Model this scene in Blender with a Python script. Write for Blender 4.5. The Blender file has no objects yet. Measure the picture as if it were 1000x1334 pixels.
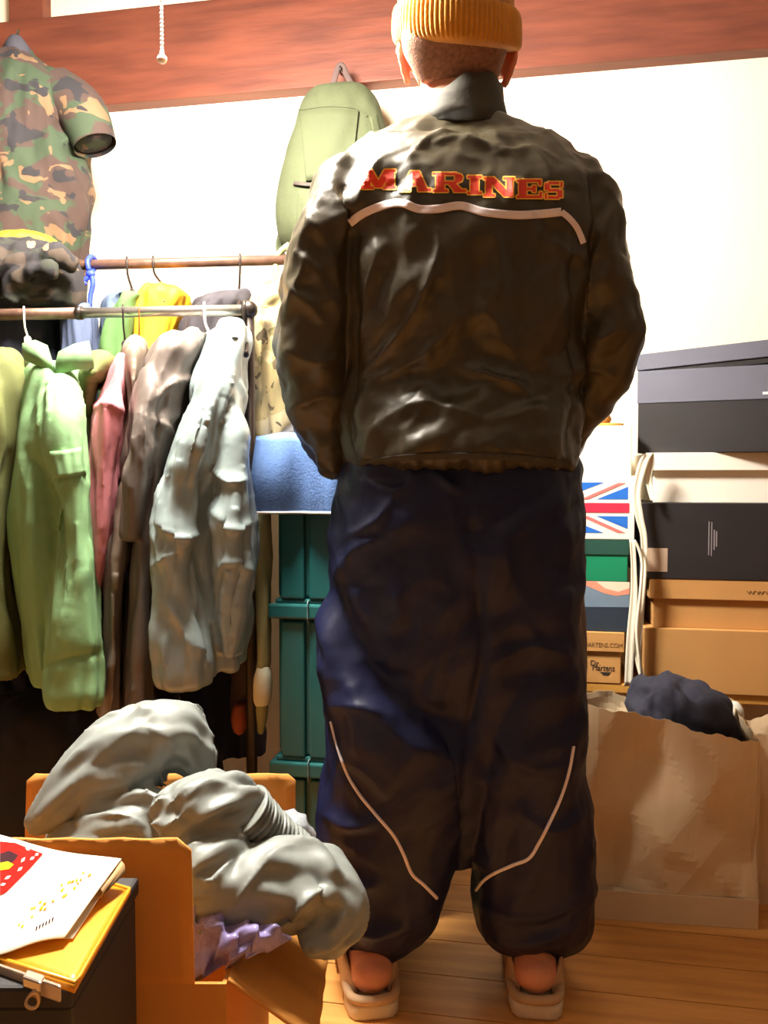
import bpy, bmesh, math, random
import numpy as np
from mathutils import Vector, Matrix
from mathutils.bvhtree import BVHTree
random.seed(4); RNG = np.random.RandomState(4)
S = bpy.context.scene
C = S.collection

# ------------------------------------------------------------------ camera, light, exposure
F = 1100.0; CAMZ = 0.93; HOR = 620.0
PITCH = math.atan((667.0 - HOR) / F)
cam_d = bpy.data.cameras.new('camera'); cam = bpy.data.objects.new('camera', cam_d); C.objects.link(cam)
cam.location = (0, 0, CAMZ); cam.rotation_euler = (math.pi / 2 - PITCH, 0, 0)
cam_d.sensor_fit = 'VERTICAL'; cam_d.sensor_height = 36.0; cam_d.lens = 36.0 * F / 1334.0
cam_d.clip_start = 0.02; S.camera = cam
W = bpy.data.worlds.new('world'); S.world = W; W.use_nodes = True
W.node_tree.nodes['Background'].inputs[0].default_value = (1.0, 0.86, 0.68, 1)
W.node_tree.nodes['Background'].inputs[1].default_value = 0.0
S.view_settings.view_transform = 'Standard'; S.view_settings.look = 'None'
S.view_settings.exposure = 0.0; S.view_settings.gamma = 1.0; S.view_settings.use_curve_mapping = False
LAMP = Vector((-0.38, 1.53, 2.02)); LAMP_W = 320.0; LAMP_COL = (1.0, 0.93, 0.83)

cp, sp = math.cos(PITCH), math.sin(PITCH)
def ray(px, py):
    a = (px - 500.0) / F; b = -(py - 667.0) / F
    return Vector((a, cp + b * sp, b * cp - sp))
def at(px, py, Y):
    d = ray(px, py); t = Y / d.y
    return Vector((d.x * t, Y, CAMZ + d.z * t))
def on_plane(px, py, Y0, t):                 # wall-parallel plane  Y = Y0 - t X
    d = ray(px, py); k = Y0 / (d.y + t * d.x)
    return Vector((d.x * k, d.y * k, CAMZ + d.z * k))
def proj(v):                                  # (n,3) -> pixel coords
    x, y, z = v[:, 0], v[:, 1], v[:, 2] - CAMZ
    dep = y * cp - z * sp; up = y * sp + z * cp
    return 500 + F * x / dep, 667 - F * up / dep
T = 0.184; TH = math.atan(T)                 # the back wall is turned a little towards the right
U = Vector((math.cos(TH), -math.sin(TH), 0)); N = Vector((math.sin(TH), math.cos(TH), 0)); Z = Vector((0, 0, 1))

# ------------------------------------------------------------------ materials
def lin(c):
    return tuple(((x / 255) / 12.92 if x / 255 <= .04045 else ((x / 255 + .055) / 1.055) ** 2.4) for x in c) + (1,)
MATS = {}
def mat(name, rgb, rough=.8, var=.12, scale=8, bump=0., bscale=60, metal=0., sheen=0., spec=.5, sss=0., coat=0., stretch=(1, 1, 1), rgb2=None, detail=4, emit=0, alpha=1., crease=0., cscale=9, cstretch=(1, 1, 1)):
    if name in MATS: return MATS[name]
    m = bpy.data.materials.new(name); m.use_nodes = True; nt = m.node_tree; nd = nt.nodes; L = nt.links
    b = nd['Principled BSDF']; c = lin(rgb)
    tc = nd.new('ShaderNodeTexCoord'); mp = nd.new('ShaderNodeMapping'); mp.inputs['Scale'].default_value = stretch
    L.new(tc.outputs['Object'], mp.inputs[0])
    nz = nd.new('ShaderNodeTexNoise'); nz.inputs['Scale'].default_value = scale; nz.inputs['Detail'].default_value = detail
    L.new(mp.outputs[0], nz.inputs['Vector'])
    r = nd.new('ShaderNodeValToRGB'); e = r.color_ramp.elements
    c2 = lin(rgb2) if rgb2 else tuple(min(1, x * (1 + var)) for x in c[:3]) + (1,)
    e[0].position = .3; e[0].color = tuple(x * (1 - var) for x in c[:3]) + (1,); e[1].position = .7; e[1].color = c2
    L.new(nz.outputs[0], r.inputs[0]); L.new(r.outputs[0], b.inputs['Base Color'])
    b.inputs['Roughness'].default_value = rough; b.inputs['Metallic'].default_value = metal
    b.inputs['Specular IOR Level'].default_value = spec
    if sheen: b.inputs['Sheen Weight'].default_value = sheen; b.inputs['Sheen Roughness'].default_value = .5
    if coat: b.inputs['Coat Weight'].default_value = coat
    if sss:
        b.inputs['Subsurface Weight'].default_value = sss; b.inputs['Subsurface Radius'].default_value = (1, .25, .12); b.inputs['Subsurface Scale'].default_value = .02
    if bump:
        n2 = nd.new('ShaderNodeTexNoise'); n2.inputs['Scale'].default_value = bscale; n2.inputs['Detail'].default_value = 5
        L.new(mp.outputs[0], n2.inputs['Vector'])
        bp = nd.new('ShaderNodeBump'); bp.inputs['Strength'].default_value = bump; bp.inputs['Distance'].default_value = .01
        L.new(n2.outputs[0], bp.inputs['Height']); L.new(bp.outputs[0], b.inputs['Normal'])
    if crease:
        m2 = nd.new('ShaderNodeMapping'); m2.inputs['Scale'].default_value = cstretch; m2.inputs['Rotation'].default_value = (.3, .5, .4); L.new(tc.outputs['Object'], m2.inputs[0])
        n3 = nd.new('ShaderNodeTexNoise'); n3.noise_type = 'RIDGED_MULTIFRACTAL'; n3.inputs['Scale'].default_value = cscale; n3.inputs['Detail'].default_value = 3; n3.inputs['Distortion'].default_value = .5
        L.new(m2.outputs[0], n3.inputs['Vector'])
        b3 = nd.new('ShaderNodeBump'); b3.inputs['Strength'].default_value = crease; b3.inputs['Distance'].default_value = .012
        L.new(n3.outputs[0], b3.inputs['Height'])
        if bump: L.new(bp.outputs[0], b3.inputs['Normal'])
        L.new(b3.outputs[0], b.inputs['Normal'])
    if emit:
        b.inputs['Emission Color'].default_value = LAMP_COL + (1,); b.inputs['Emission Strength'].default_value = emit
    if alpha < 1: b.inputs['Alpha'].default_value = alpha
    MATS[name] = m; return m
def camo(name, base, layers, scale=9, rough=.9):
    m = bpy.data.materials.new(name); m.use_nodes = True; nt = m.node_tree; nd = nt.nodes; L = nt.links
    b = nd['Principled BSDF']; b.inputs['Roughness'].default_value = rough
    tc = nd.new('ShaderNodeTexCoord'); prev = None
    col = nd.new('ShaderNodeRGB'); col.outputs[0].default_value = lin(base); prev = col.outputs[0]
    for i, (rgb, th, sc) in enumerate(layers):
        mp = nd.new('ShaderNodeMapping'); mp.inputs['Location'].default_value = (i * 3.7, i * 1.9, i * 5.3); mp.inputs['Scale'].default_value = (1, 1, 1.4)
        L.new(tc.outputs['Object'], mp.inputs[0])
        nz = nd.new('ShaderNodeTexNoise'); nz.inputs['Scale'].default_value = scale * sc; nz.inputs['Detail'].default_value = 2.5; nz.inputs['Distortion'].default_value = .6
        L.new(mp.outputs[0], nz.inputs['Vector'])
        r = nd.new('ShaderNodeValToRGB'); r.color_ramp.elements[0].position = th; r.color_ramp.elements[1].position = th + .012
        L.new(nz.outputs[0], r.inputs[0])
        mx = nd.new('ShaderNodeMix'); mx.data_type = 'RGBA'
        L.new(r.outputs[0], mx.inputs[0]); L.new(prev, mx.inputs[6]); mx.inputs[7].default_value = lin(rgb); prev = mx.outputs[2]
    L.new(prev, b.inputs['Base Color']); MATS[name] = m; return m
def plastic_film(name, rgb, tr):
    m = bpy.data.materials.new(name); m.use_nodes = True; nt = m.node_tree; nd = nt.nodes; L = nt.links
    b = nd['Principled BSDF']; b.inputs['Base Color'].default_value = lin(rgb); b.inputs['Roughness'].default_value = .18
    t = nd.new('ShaderNodeBsdfTransparent'); mx = nd.new('ShaderNodeMixShader'); nz = nd.new('ShaderNodeTexNoise'); nz.inputs['Scale'].default_value = 14
    r = nd.new('ShaderNodeMapRange'); r.inputs[3].default_value = tr - .25; r.inputs[4].default_value = min(1, tr + .2)
    L.new(nz.outputs[0], r.inputs[0]); L.new(r.outputs[0], mx.inputs[0]); L.new(b.outputs[0], mx.inputs[1]); L.new(t.outputs[0], mx.inputs[2])
    L.new(mx.outputs[0], nd['Material Output'].inputs[0]); MATS[name] = m; return m

M_WALL = mat('plaster', (250, 236, 208), .95, .02, 3, .06, 90)
M_PANEL = mat('wood_panelling', (104, 92, 82), .6, .2, 4, .1, 14, stretch=(4, 4, .5))
M_CEIL = mat('ceiling_board', (206, 196, 180), .9, .04, 3)
M_BEAM = mat('beam_wood', (104, 50, 33), .6, .22, 5, .1, 14, stretch=(.6, 3, 6), rgb2=(122, 62, 41))
M_FLOOR = mat('floor_wood', (214, 146, 74), .42, .18, 5, .05, 20, stretch=(1, 9, 1), rgb2=(224, 160, 86))
M_GAP = mat('floor_gap', (50, 28, 14), .9)
M_OLIVE = mat('jacket_nylon', (56, 50, 34), .40, .1, 12, .04, 120, spec=.55, crease=.45, cscale=7)
M_OLIVED = mat('collar_cloth', (58, 55, 46), .8, .1, 12, .1, 120)
M_NAVY = mat('pants_nylon', (14, 20, 54), .48, .12, 10, .04, 120, spec=.35, crease=.25, cscale=6)
M_WHITE = mat('white_tape', (236, 222, 226), .6, .03)
M_RED = mat('letter_red', (226, 58, 24), .6, .12, 40)
M_YEL = mat('letter_yellow', (238, 178, 52), .6, .08, 40)
M_SKIN = mat('skin', (214, 148, 118), .5, .1, 14, .03, 200, sss=.25)
M_HAIR = mat('cropped_hair', (140, 102, 82), .9, .3, 140, .3, 300)
M_KNIT = mat('mustard_knit', (204, 136, 32), .95, .12, 30, .25, 200, sheen=.3)
M_SHOE = mat('beige_suede', (196, 160, 120), .9, .1, 30, .1, 200)
M_SOLE = mat('cream_sole', (222, 206, 178), .8, .06)
M_CARD = mat('cardboard', (206, 140, 62), .85, .1, 5, .05, 40, stretch=(1, 1, .3))
M_CARDE = mat('cardboard_edge', (222, 180, 120), .9, .2, 90)
M_BROWN = mat('brown_box_card', (196, 144, 82), .8, .08, 4, .04, 120)
M_KRAFT = mat('kraft_paper', (226, 200, 162), .8, .07, 6, .1, 30)
M_BLACK = mat('black_card', (30, 26, 28), .6, .15, 20)
M_GREY = mat('grey_card', (96, 98, 112), .6, .05, 6)
M_CREAM = mat('cream_card', (250, 244, 230), .7, .03)
M_WOOD = mat('bench_pine', (206, 150, 68), .6, .12, 6, .05, 20, stretch=(1, 1, 8))
M_TEAL = mat('teal_plastic', (22, 92, 92), .38, .08, 6, spec=.6)
M_STEEL = mat('rail_steel', (196, 190, 182), .3, .1, 20, metal=.9)
M_RUST = mat('rail_brown', (98, 72, 60), .45, .25, 40, metal=.4)
M_DARKM = mat('dark_metal', (52, 44, 40), .4, .2, 30, metal=.6)
M_WHITEM = mat('white_plastic', (235, 232, 225), .4, .03)
M_BLUEP = mat('blue_cord', (44, 66, 214), .5, .15, 40)

# ------------------------------------------------------------------ helpers
def tag(o, label, cat=None, group=None, kind=None):
    o['label'] = label
    if cat: o['category'] = cat
    if group: o['group'] = group
    if kind: o['kind'] = kind
    return o
def thing(name, label, cat, loc, group=None):
    o = bpy.data.objects.new(name, None); C.objects.link(o); o.location = loc; o.empty_display_size = .05
    return tag(o, label, cat, group)
def root_loc(p):
    while p.parent: p = p.parent
    return Vector(p.location)
def mk(name, V, Fc, m, parent=None, smooth=True, loc=None, bevel=0, kind=None):
    V = [Vector(v) for v in V]
    if parent: off = root_loc(parent)
    elif loc is not None: off = Vector(loc)
    else:
        a = np.array(V); off = Vector((a[:, 0].mean(), a[:, 1].mean(), a[:, 2].min()))
    me = bpy.data.meshes.new(name); me.from_pydata([v - off for v in V], [], [tuple(f) for f in Fc])
    bm = bmesh.new(); bm.from_mesh(me); bmesh.ops.recalc_face_normals(bm, faces=bm.faces); bm.to_mesh(me); bm.free()
    me.materials.append(m)
    if smooth: me.polygons.foreach_set('use_smooth', [True] * len(me.polygons))
    o = bpy.data.objects.new(name, me); C.objects.link(o)
    if parent: o.parent = parent
    else: o.location = off
    if bevel:
        b = o.modifiers.new('bevel', 'BEVEL'); b.width = bevel; b.segments = 2; b.limit_method = 'ANGLE'
    if kind: o['kind'] = kind
    return o
def struct(o, label=None):
    o['kind'] = 'structure'
    if label: o['label'] = label
    return o
def boxg(o, u, v, w):                        # corner + three edge vectors
    o, u, v, w = map(Vector, (o, u, v, w))
    V = [o, o + u, o + u + v, o + v, o + w, o + u + w, o + u + v + w, o + v + w]
    return V, [(0, 3, 2, 1), (4, 5, 6, 7), (0, 1, 5, 4), (1, 2, 6, 5), (2, 3, 7, 6), (3, 0, 4, 7)]
def join(*gs):
    V, Fc = [], []
    for v, f in gs:
        n = len(V); V += list(v); Fc += [tuple(i + n for i in q) for q in f]
    return V, Fc
def catmull(P, sub):
    P = np.array(P, float); out = []
    for i in range(len(P) - 1):
        p0 = P[max(i - 1, 0)]; p1 = P[i]; p2 = P[i + 1]; p3 = P[min(i + 2, len(P) - 1)]
        for k in range(sub):
            t = k / sub
            out.append(.5 * ((2 * p1) + (-p0 + p2) * t + (2 * p0 - 5 * p1 + 4 * p2 - p3) * t * t + (-p0 + 3 * p1 - 3 * p2 + p3) * t ** 3))
    out.append(P[-1]); return np.array(out)
def rings(R, cap=True):
    n = len(R[0]); V = [p for r in R for p in r]; Fc = []
    for i in range(len(R) - 1):
        for j in range(n):
            Fc.append((i * n + j, i * n + (j + 1) % n, (i + 1) * n + (j + 1) % n, (i + 1) * n + j))
    if cap: Fc.append(tuple(range(n))[::-1]); Fc.append(tuple(range((len(R) - 1) * n, len(R) * n)))
    return V, Fc
def tri(x): return abs(2 * (x - math.floor(x + .5)))
def pleats(a, s, A, nf, ph):                  # sharp folds running lengthwise, drifting and dying out along s
    t = a / (2 * math.pi); m1 = .5 + .5 * math.sin(s * 1.7 + ph * 3 + 9 * t); m2 = .5 + .5 * math.sin(s * 2.9 + ph + 17 * t)
    return A * ((tri(nf * t + .35 * math.sin(s * 1.3 + ph) + ph) - .5) * m1 + .6 * (tri(nf * 1.7 * t + .6 * math.sin(s * .9 + 2 * ph) + ph * 2) ** 2 - .3) * m2)
def loft(rows, sub=4, n=2.3, k=40, rayal=True, cap=True, pleat=0, nf=7, ph=0.):
    """rows: (py, xl, xr, Ynear, Yfar) in photo pixels and metres: a solid with its own depth"""
    R = []; k = k if not pleat else 110
    for i, (py, xl, xr, yf, yb) in enumerate(catmull(rows, sub)):
        yc = (yf + yb) / 2; xm = (xl + xr) / 2; c = at(xm, py, yc)
        d = Vector(((xm - 500) / F if rayal else 0, 1, 0)).normalized(); p = Vector((d.y, -d.x, 0))
        w = max(.002, (xr - xl) / 2 / F * yc); h = max(.002, (yb - yf) / 2); r = []
        for j in range(k):
            a = 2 * math.pi * j / k; ca, sa = math.cos(a), math.sin(a)
            e = pleats(a, py / 70., min(pleat, w * .45), nf, ph) if pleat else 0
            r.append(c + (p * ca + d * sa) * e + p * (w * math.copysign(abs(ca) ** (2 / n), ca)) + d * (h * math.copysign(abs(sa) ** (2 / n), sa)))
        R.append(r)
    return rings(R, cap)
def tube(P, rad, k=12, sub=4, cap=True, flat=1.0, up=None):
    P = [tuple(p) for p in P]
    rad = [rad] * len(P) if not hasattr(rad, '__len__') else list(rad)
    A = catmull([p + (r,) for p, r in zip(P, rad)], sub); R = []
    up = Vector(up) if up else None; prev = None
    for i in range(len(A)):
        t = Vector(A[min(i + 1, len(A) - 1)][:3] - A[max(i - 1, 0)][:3])
        if t.length < 1e-9: t = Vector((0, 0, 1))
        t.normalize()
        if prev is None:
            q = up if up else (Vector((0, 0, 1)) if abs(t.z) < .9 else Vector((0, 1, 0)))
        else: q = prev
        a = (q - t * q.dot(t)).normalized(); b = t.cross(a); prev = a
        c = Vector(A[i][:3]); r = max(A[i][3], 1e-4)
        R.append([c + (a * math.cos(x) * flat + b * math.sin(x)) * r for x in [2 * math.pi * j / k for j in range(k)]])
    return rings(R, cap)
def ptube(pts, k=16, sub=5, pleat=0, nf=6, ph=0., **kw):   # (px, py, Y, radius in px)
    if pleat:
        k = 72; sub = 10; V, Fc = tube([at(a, b, y) for a, b, y, r in pts], [r / F * y for a, b, y, r in pts], k, sub, **kw)
        for i in range(len(V) // k):
            c = sum(V[i * k:(i + 1) * k], Vector()) / k
            for j in range(k):
                q = V[i * k + j] - c; L = q.length
                V[i * k + j] = c + q * (1 + pleats(2 * math.pi * j / k, i / 7., pleat, nf, ph) / max(L, .01) * min(1, L / .03))
        return V, Fc
    return tube([at(a, b, y) for a, b, y, r in pts], [r / F * y for a, b, y, r in pts], k, sub, **kw)
def ellipsoid(c, r, k=20, m=12):
    c = Vector(c); R = []
    for i in range(1, m):
        a = math.pi * i / m
        R.append([c + Vector((r[0] * math.sin(a) * math.cos(x), r[1] * math.sin(a) * math.sin(x), r[2] * math.cos(a))) for x in [2 * math.pi * j / k for j in range(k)]])
    return rings(R)
_perm = RNG.permutation(512)
_g = RNG.normal(size=(512, 3)); _g /= np.linalg.norm(_g, axis=1)[:, None]
_q = np.array(Matrix.Rotation(.7, 3, 'X') @ Matrix.Rotation(.5, 3, 'Y') @ Matrix.Rotation(.4, 3, 'Z'))
def noise(x, y, z):
    x, y, z = (_q[0, 0] * x + _q[0, 1] * y + _q[0, 2] * z, _q[1, 0] * x + _q[1, 1] * y + _q[1, 2] * z, _q[2, 0] * x + _q[2, 1] * y + _q[2, 2] * z)
    ix, iy, iz = np.floor(x).astype(int), np.floor(y).astype(int), np.floor(z).astype(int)
    fx, fy, fz = x - ix, y - iy, z - iz
    s = lambda t: t * t * t * (t * (t * 6 - 15) + 10)
    def gr(a, b, c):
        g = _g[_perm[(_perm[(_perm[(ix + a) & 511] + iy + b) & 511] + iz + c) & 511]]
        return g[..., 0] * (fx - a) + g[..., 1] * (fy - b) + g[..., 2] * (fz - c)
    u, v, w = s(fx), s(fy), s(fz); l = lambda a, b, t: a + (b - a) * t
    return 1.7 * l(l(l(gr(0, 0, 0), gr(1, 0, 0), u), l(gr(0, 1, 0), gr(1, 1, 0), u), v), l(l(gr(0, 0, 1), gr(1, 0, 1), u), l(gr(0, 1, 1), gr(1, 1, 1), u), v), w)
def sst(a, b, x):
    t = np.clip((x - a) / (b - a), 0, 1); return t * t * (3 - 2 * t)
def creases(px, py, lines):
    """lines: (points, height in m, width in px): a raised fold along a line"""
    d = np.zeros_like(px)
    for pts, amp, wd in lines:
        P = catmull(pts, 6); best = np.full_like(px, 1e9); bt = np.zeros_like(px)
        for i in range(len(P) - 1):
            a, b = P[i], P[i + 1]; ab = b - a; L2 = ab.dot(ab) + 1e-9
            t = np.clip(((px - a[0]) * ab[0] + (py - a[1]) * ab[1]) / L2, 0, 1)
            dd = np.hypot(px - a[0] - t * ab[0], py - a[1] - t * ab[1])
            u = (i + t) / (len(P) - 1); bt = np.where(dd < best, u, bt); best = np.minimum(best, dd)
        d += amp * np.exp(-np.abs(best / wd) ** 1.1) * np.sin(np.clip(bt, .03, .97) * math.pi) ** .5
    return d
def fuse(pieces, voxel=.007, smooth=5):
    V, Fc = join(*pieces)
    me = bpy.data.meshes.new('tmp'); me.from_pydata([tuple(v) for v in V], [], Fc)
    bm = bmesh.new(); bm.from_mesh(me); bmesh.ops.recalc_face_normals(bm, faces=bm.faces); bm.to_mesh(me); bm.free()
    o = bpy.data.objects.new('tmp', me); C.objects.link(o)
    r = o.modifiers.new('r', 'REMESH'); r.mode = 'VOXEL'; r.voxel_size = voxel
    if smooth: s = o.modifiers.new('s', 'SMOOTH'); s.iterations = smooth; s.factor = .5
    dg = bpy.context.evaluated_depsgraph_get(); out = bpy.data.meshes.new_from_object(o.evaluated_get(dg))
    bpy.data.objects.remove(o); bpy.data.meshes.remove(me)
    return out
def mverts(me):
    a = np.empty(len(me.vertices) * 3); me.vertices.foreach_get('co', a); return a.reshape(-1, 3)
def mnorms(me):
    a = np.empty(len(me.vertices) * 3); me.vertex_normals.foreach_get('vector', a); return a.reshape(-1, 3)
def displace(me, fn):
    v, n = mverts(me), mnorms(me); d = fn(v, n)
    me.vertices.foreach_set('co', (v + n * d[:, None]).ravel()); me.update()
def bvh(me):
    return BVHTree.FromPolygons([v.co.copy() for v in me.vertices], [tuple(p.vertices) for p in me.polygons])
def link_mesh(name, me, m, parent=None):
    v = mverts(me)
    off = root_loc(parent) if parent else Vector((v[:, 0].mean(), v[:, 1].mean(), v[:, 2].min()))
    me.vertices.foreach_set('co', (v - np.array(off)).ravel()); me.name = name
    me.materials.clear(); me.materials.append(m); me.polygons.foreach_set('use_smooth', [True] * len(me.polygons)); me.update()
    o = bpy.data.objects.new(name, me); C.objects.link(o)
    if parent: o.parent = parent
    else: o.location = off
    return o
def folds(vf=26, va=.007, cf=15, ca=.006, seed=0, lines=None, zs=.22, k2=.35, k3=.08, k1=1.2):
    """hanging folds (long, soft) + sharp creases where ridges of warped noise meet"""
    def fn(v, n):
        x, y, z = v[:, 0] + seed * 3.1, v[:, 1] + seed * 1.7, v[:, 2] + seed
        w = noise(x * 5, y * 5, z * 5); w2 = noise(x * 5 + 7, y * 5 + 3, z * 5)
        d = va * 1.5 * noise(x * vf + w * 2, y * vf, z * 2.5)
        d += va * .5 * np.abs(noise(x * vf * 1.9 + 4, y * vf * 1.9, z * 5 + w))
        r = .5 - np.abs(noise(x * cf + w, y * cf + w2, z * cf * zs + w)); d += ca * k1 * r
        r2 = .5 - np.abs(noise(x * cf * 2.3 + 9 + w2, y * cf * 2.3, z * cf * 2 * zs + w * 2)); d += ca * k2 * r2
        r3 = .5 - np.abs(noise(x * cf * 4.7 + 3, y * cf * 4.7 + w, z * cf * 4 * zs)); d += ca * k3 * r3
        if lines:
            px, py = proj(v); d += creases(px, py, lines) * (n[:, 1] < .3)
        return d
    return fn
def facets(amp, freq, seed, sc=(1, 1, 1), warp=.35, nd=9):
    """straight sharp folds between flat facets, as in stiff nylon or satin"""
    rg = np.random.RandomState(seed); D = [(rg.normal(size=3), freq * (.5 + 1.2 * rg.rand()), rg.rand() * 9) for k in range(nd)]
    def fn(v, n):
        p = v * np.array(sc); w = noise(p[:, 0] * 5 + seed, p[:, 1] * 5, p[:, 2] * 5); w2 = noise(p[:, 0] * 3, p[:, 1] * 3 + seed, p[:, 2] * 3); h = np.zeros(len(v))
        for k, (d, f, ph) in enumerate(D):
            d = d / np.linalg.norm(d); x = p.dot(d) * f + ph + w * warp * 2 + w2 * warp * (k % 3)
            m = .3 + .7 * sst(-.2, .4, noise(p[:, 0] * 4 + k * 5, p[:, 1] * 4, p[:, 2] * 4 + k))
            h += (np.abs(2 * (x - np.floor(x + .5))) - .5) / f * freq * m
        return amp * h / math.sqrt(nd) * 2
    return fn
def both(*fs):
    return lambda v, n: sum(f(v, n) for f in fs)
def hitpt(tree, px, py, off=.002):
    d = ray(px, py).normalized(); h, nrm, i, dist = tree.ray_cast(Vector((0, 0, CAMZ)), d)
    if h is None: return None
    return h - d * off
def strip_on(tree, pts, wpx, off=.002, sub=12, thick=.002, across=4):
    """band of wpx photo pixels laid on a surface along a line of pixels"""
    P = catmull(pts, sub); R = []
    for i in range(len(P)):
        t = P[min(i + 1, len(P) - 1)] - P[max(i - 1, 0)]; t = t / np.linalg.norm(t); n = np.array((-t[1], t[0]))
        row = []
        for k in range(across + 1):
            q = P[i] + n * wpx * (k / across - .5); h = hitpt(tree, q[0], q[1], off); row.append(h)
        if any(h is None for h in row): continue
        R.append(row)
    V = []; Fc = []; m = across + 1
    for row in R: V += row
    n0 = len(V)
    for row in R: V += [p + (p - Vector((0, 0, CAMZ))).normalized() * thick for p in row]
    for i in range(len(R) - 1):
        for k in range(across):
            a = i * m + k; Fc += [(a, a + 1, a + m + 1, a + m), (n0 + a, n0 + a + m, n0 + a + m + 1, n0 + a + 1)]
        for k in (0, across):
            a = i * m + k; Fc.append((a, a + m, n0 + a + m, n0 + a))
    for i in (0, len(R) - 1):
        for k in range(across):
            a = i * m + k; Fc.append((a, a + 1, n0 + a + 1, n0 + a))
    return V, Fc
def tube_on(tree, pts, r, off=.001, sub=10, k=8):
    P = catmull(pts, sub); H = [hitpt(tree, a, b, off) for a, b in P]; H = [h for h in H if h is not None]
    return tube(H, r, k, 1)
def sheet(P, thick, un):                      # grid of points -> thin solid
    n, m = len(P), len(P[0]); V = [p for r in P for p in r]; n0 = len(V); Fc = []
    V += [Vector(p) + Vector(un) * thick for r in P for p in r]
    for i in range(n - 1):
        for j in range(m - 1):
            a = i * m + j; Fc += [(a, a + 1, a + m + 1, a + m), (n0 + a, n0 + a + m, n0 + a + m + 1, n0 + a + 1)]
    for i in range(n - 1):
        for j in (0, m - 1): a = i * m + j; Fc.append((a, a + m, n0 + a + m, n0 + a))
    for j in range(m - 1):
        for i in (0, n - 1): a = i * m + j; Fc.append((a, a + 1, n0 + a + 1, n0 + a))
    return V, Fc
def text_part(name, body, height, o, xd, yd, m, parent, width=None):
    cu = bpy.data.curves.new('t', 'FONT'); cu.body = body; cu.size = 1; cu.extrude = .002; cu.resolution_u = 3
    ob = bpy.data.objects.new('t', cu); C.objects.link(ob)
    dg = bpy.context.evaluated_depsgraph_get(); dg.update(); me = bpy.data.meshes.new_from_object(ob.evaluated_get(dg)); bpy.data.objects.remove(ob)
    v = mverts(me); mn, mx = v.min(0), v.max(0); sy = height / (mx[1] - mn[1]); sx = (width / (mx[0] - mn[0])) if width else sy
    xd, yd = Vector(xd), Vector(yd); zd = xd.cross(yd)
    V = [Vector(o) + xd * ((p[0] - mn[0]) * sx) + yd * ((p[1] - mn[1]) * sy) + zd * (p[2] * .15) for p in v]
    return mk(name, V, [tuple(p.vertices) for p in me.polygons], m, parent, smooth=False)

# ------------------------------------------------------------------ the room
WY = 2.50                                    # back wall:  Y = WY - T X
def room(u, n, z): return U * u + N * n + Z * z
NB = WY * math.cos(TH); NF = -1.30; UL, UR = -2.0, 1.75; H = 2.55
gap = mk('floor', *boxg(room(UL - .1, NF - .1, -.08), U * (UR - UL + .2), N * (NB - NF + .2), Z * .074), M_GAP, smooth=False)
struct(gap, 'orange brown wooden plank floor')
n = NF; pw = .118; proto = None; i = 0
while n < NB:
    if proto is None:
        V, Fc = boxg((0, 0, -.010), (UR - UL, 0, 0), (0, pw - .0025, 0), (0, 0, .010))
        pm = bpy.data.meshes.new('plank'); pm.from_pydata([tuple(v) for v in V], [], Fc); pm.materials.append(M_FLOOR); proto = pm
    o = bpy.data.objects.new('plank', proto); C.objects.link(o); o.parent = gap
    o.location = room(UL, n, 0) - Vector(gap.location); o.rotation_euler = (0, 0, -TH)
    b = None; n += pw; i += 1
struct(mk('wall_back', *boxg(room(UL - .1, NB, -.05), U * (UR - UL + .2), N * .1, Z * (H + .1)), M_WALL, smooth=False), 'cream plaster wall behind the clothes rails')
struct(mk('wall_left', *boxg(room(UL - .1, NF - .1, -.05), U * .1, N * (NB - NF + .2), Z * (H + .1)), M_PANEL, smooth=False), 'grey brown panelled side wall')
struct(mk('wall_right', *boxg(room(UR, NF - .1, -.05), U * .1, N * (NB - NF + .2), Z * (H + .1)), M_PANEL, smooth=False), 'grey brown panelled side wall')
struct(mk('wall_front', *boxg(room(UL - .1, NF - .1, -.05), U * (UR - UL + .2), N * .1, Z * (H + .1)), M_PANEL, smooth=False), 'grey brown panelled wall')
struct(mk('ceiling', *boxg(room(UL - .1, NF - .1, H), U * (UR - UL + .2), N * (NB - NF + .2), Z * .08), M_CEIL, smooth=False), 'pale ceiling')
BY = WY - .055                               # beam face stands proud of the plaster
zb = on_plane(500, 105, BY, T).z; zt = on_plane(60, 22, BY, T).z
pb = on_plane(500, 105, BY, T); ub = pb.dot(U); nb = pb.dot(N)
struct(mk('trim_1', *boxg(room(UL, nb, zb), U * (UR - UL), N * .09, Z * (zt - zb)), M_BEAM, smooth=False, bevel=.004), 'heavy reddish brown wooden beam across the wall')
for k, (xa, xb) in enumerate(((13, 58), (420, 473))):
    p = on_plane(xa, 120, BY + .012, T); q = on_plane(xb, 120, BY + .012, T)
    V, Fc = boxg(room(p.dot(U), p.dot(N), 0), U * (q - p).length, N * .08, Z * (H if k == 0 else zb + .01))
    struct(mk('trim_%d' % (k + 2), V, Fc, M_BEAM, smooth=False, bevel=.003), 'reddish brown wooden post in the wall')

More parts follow.
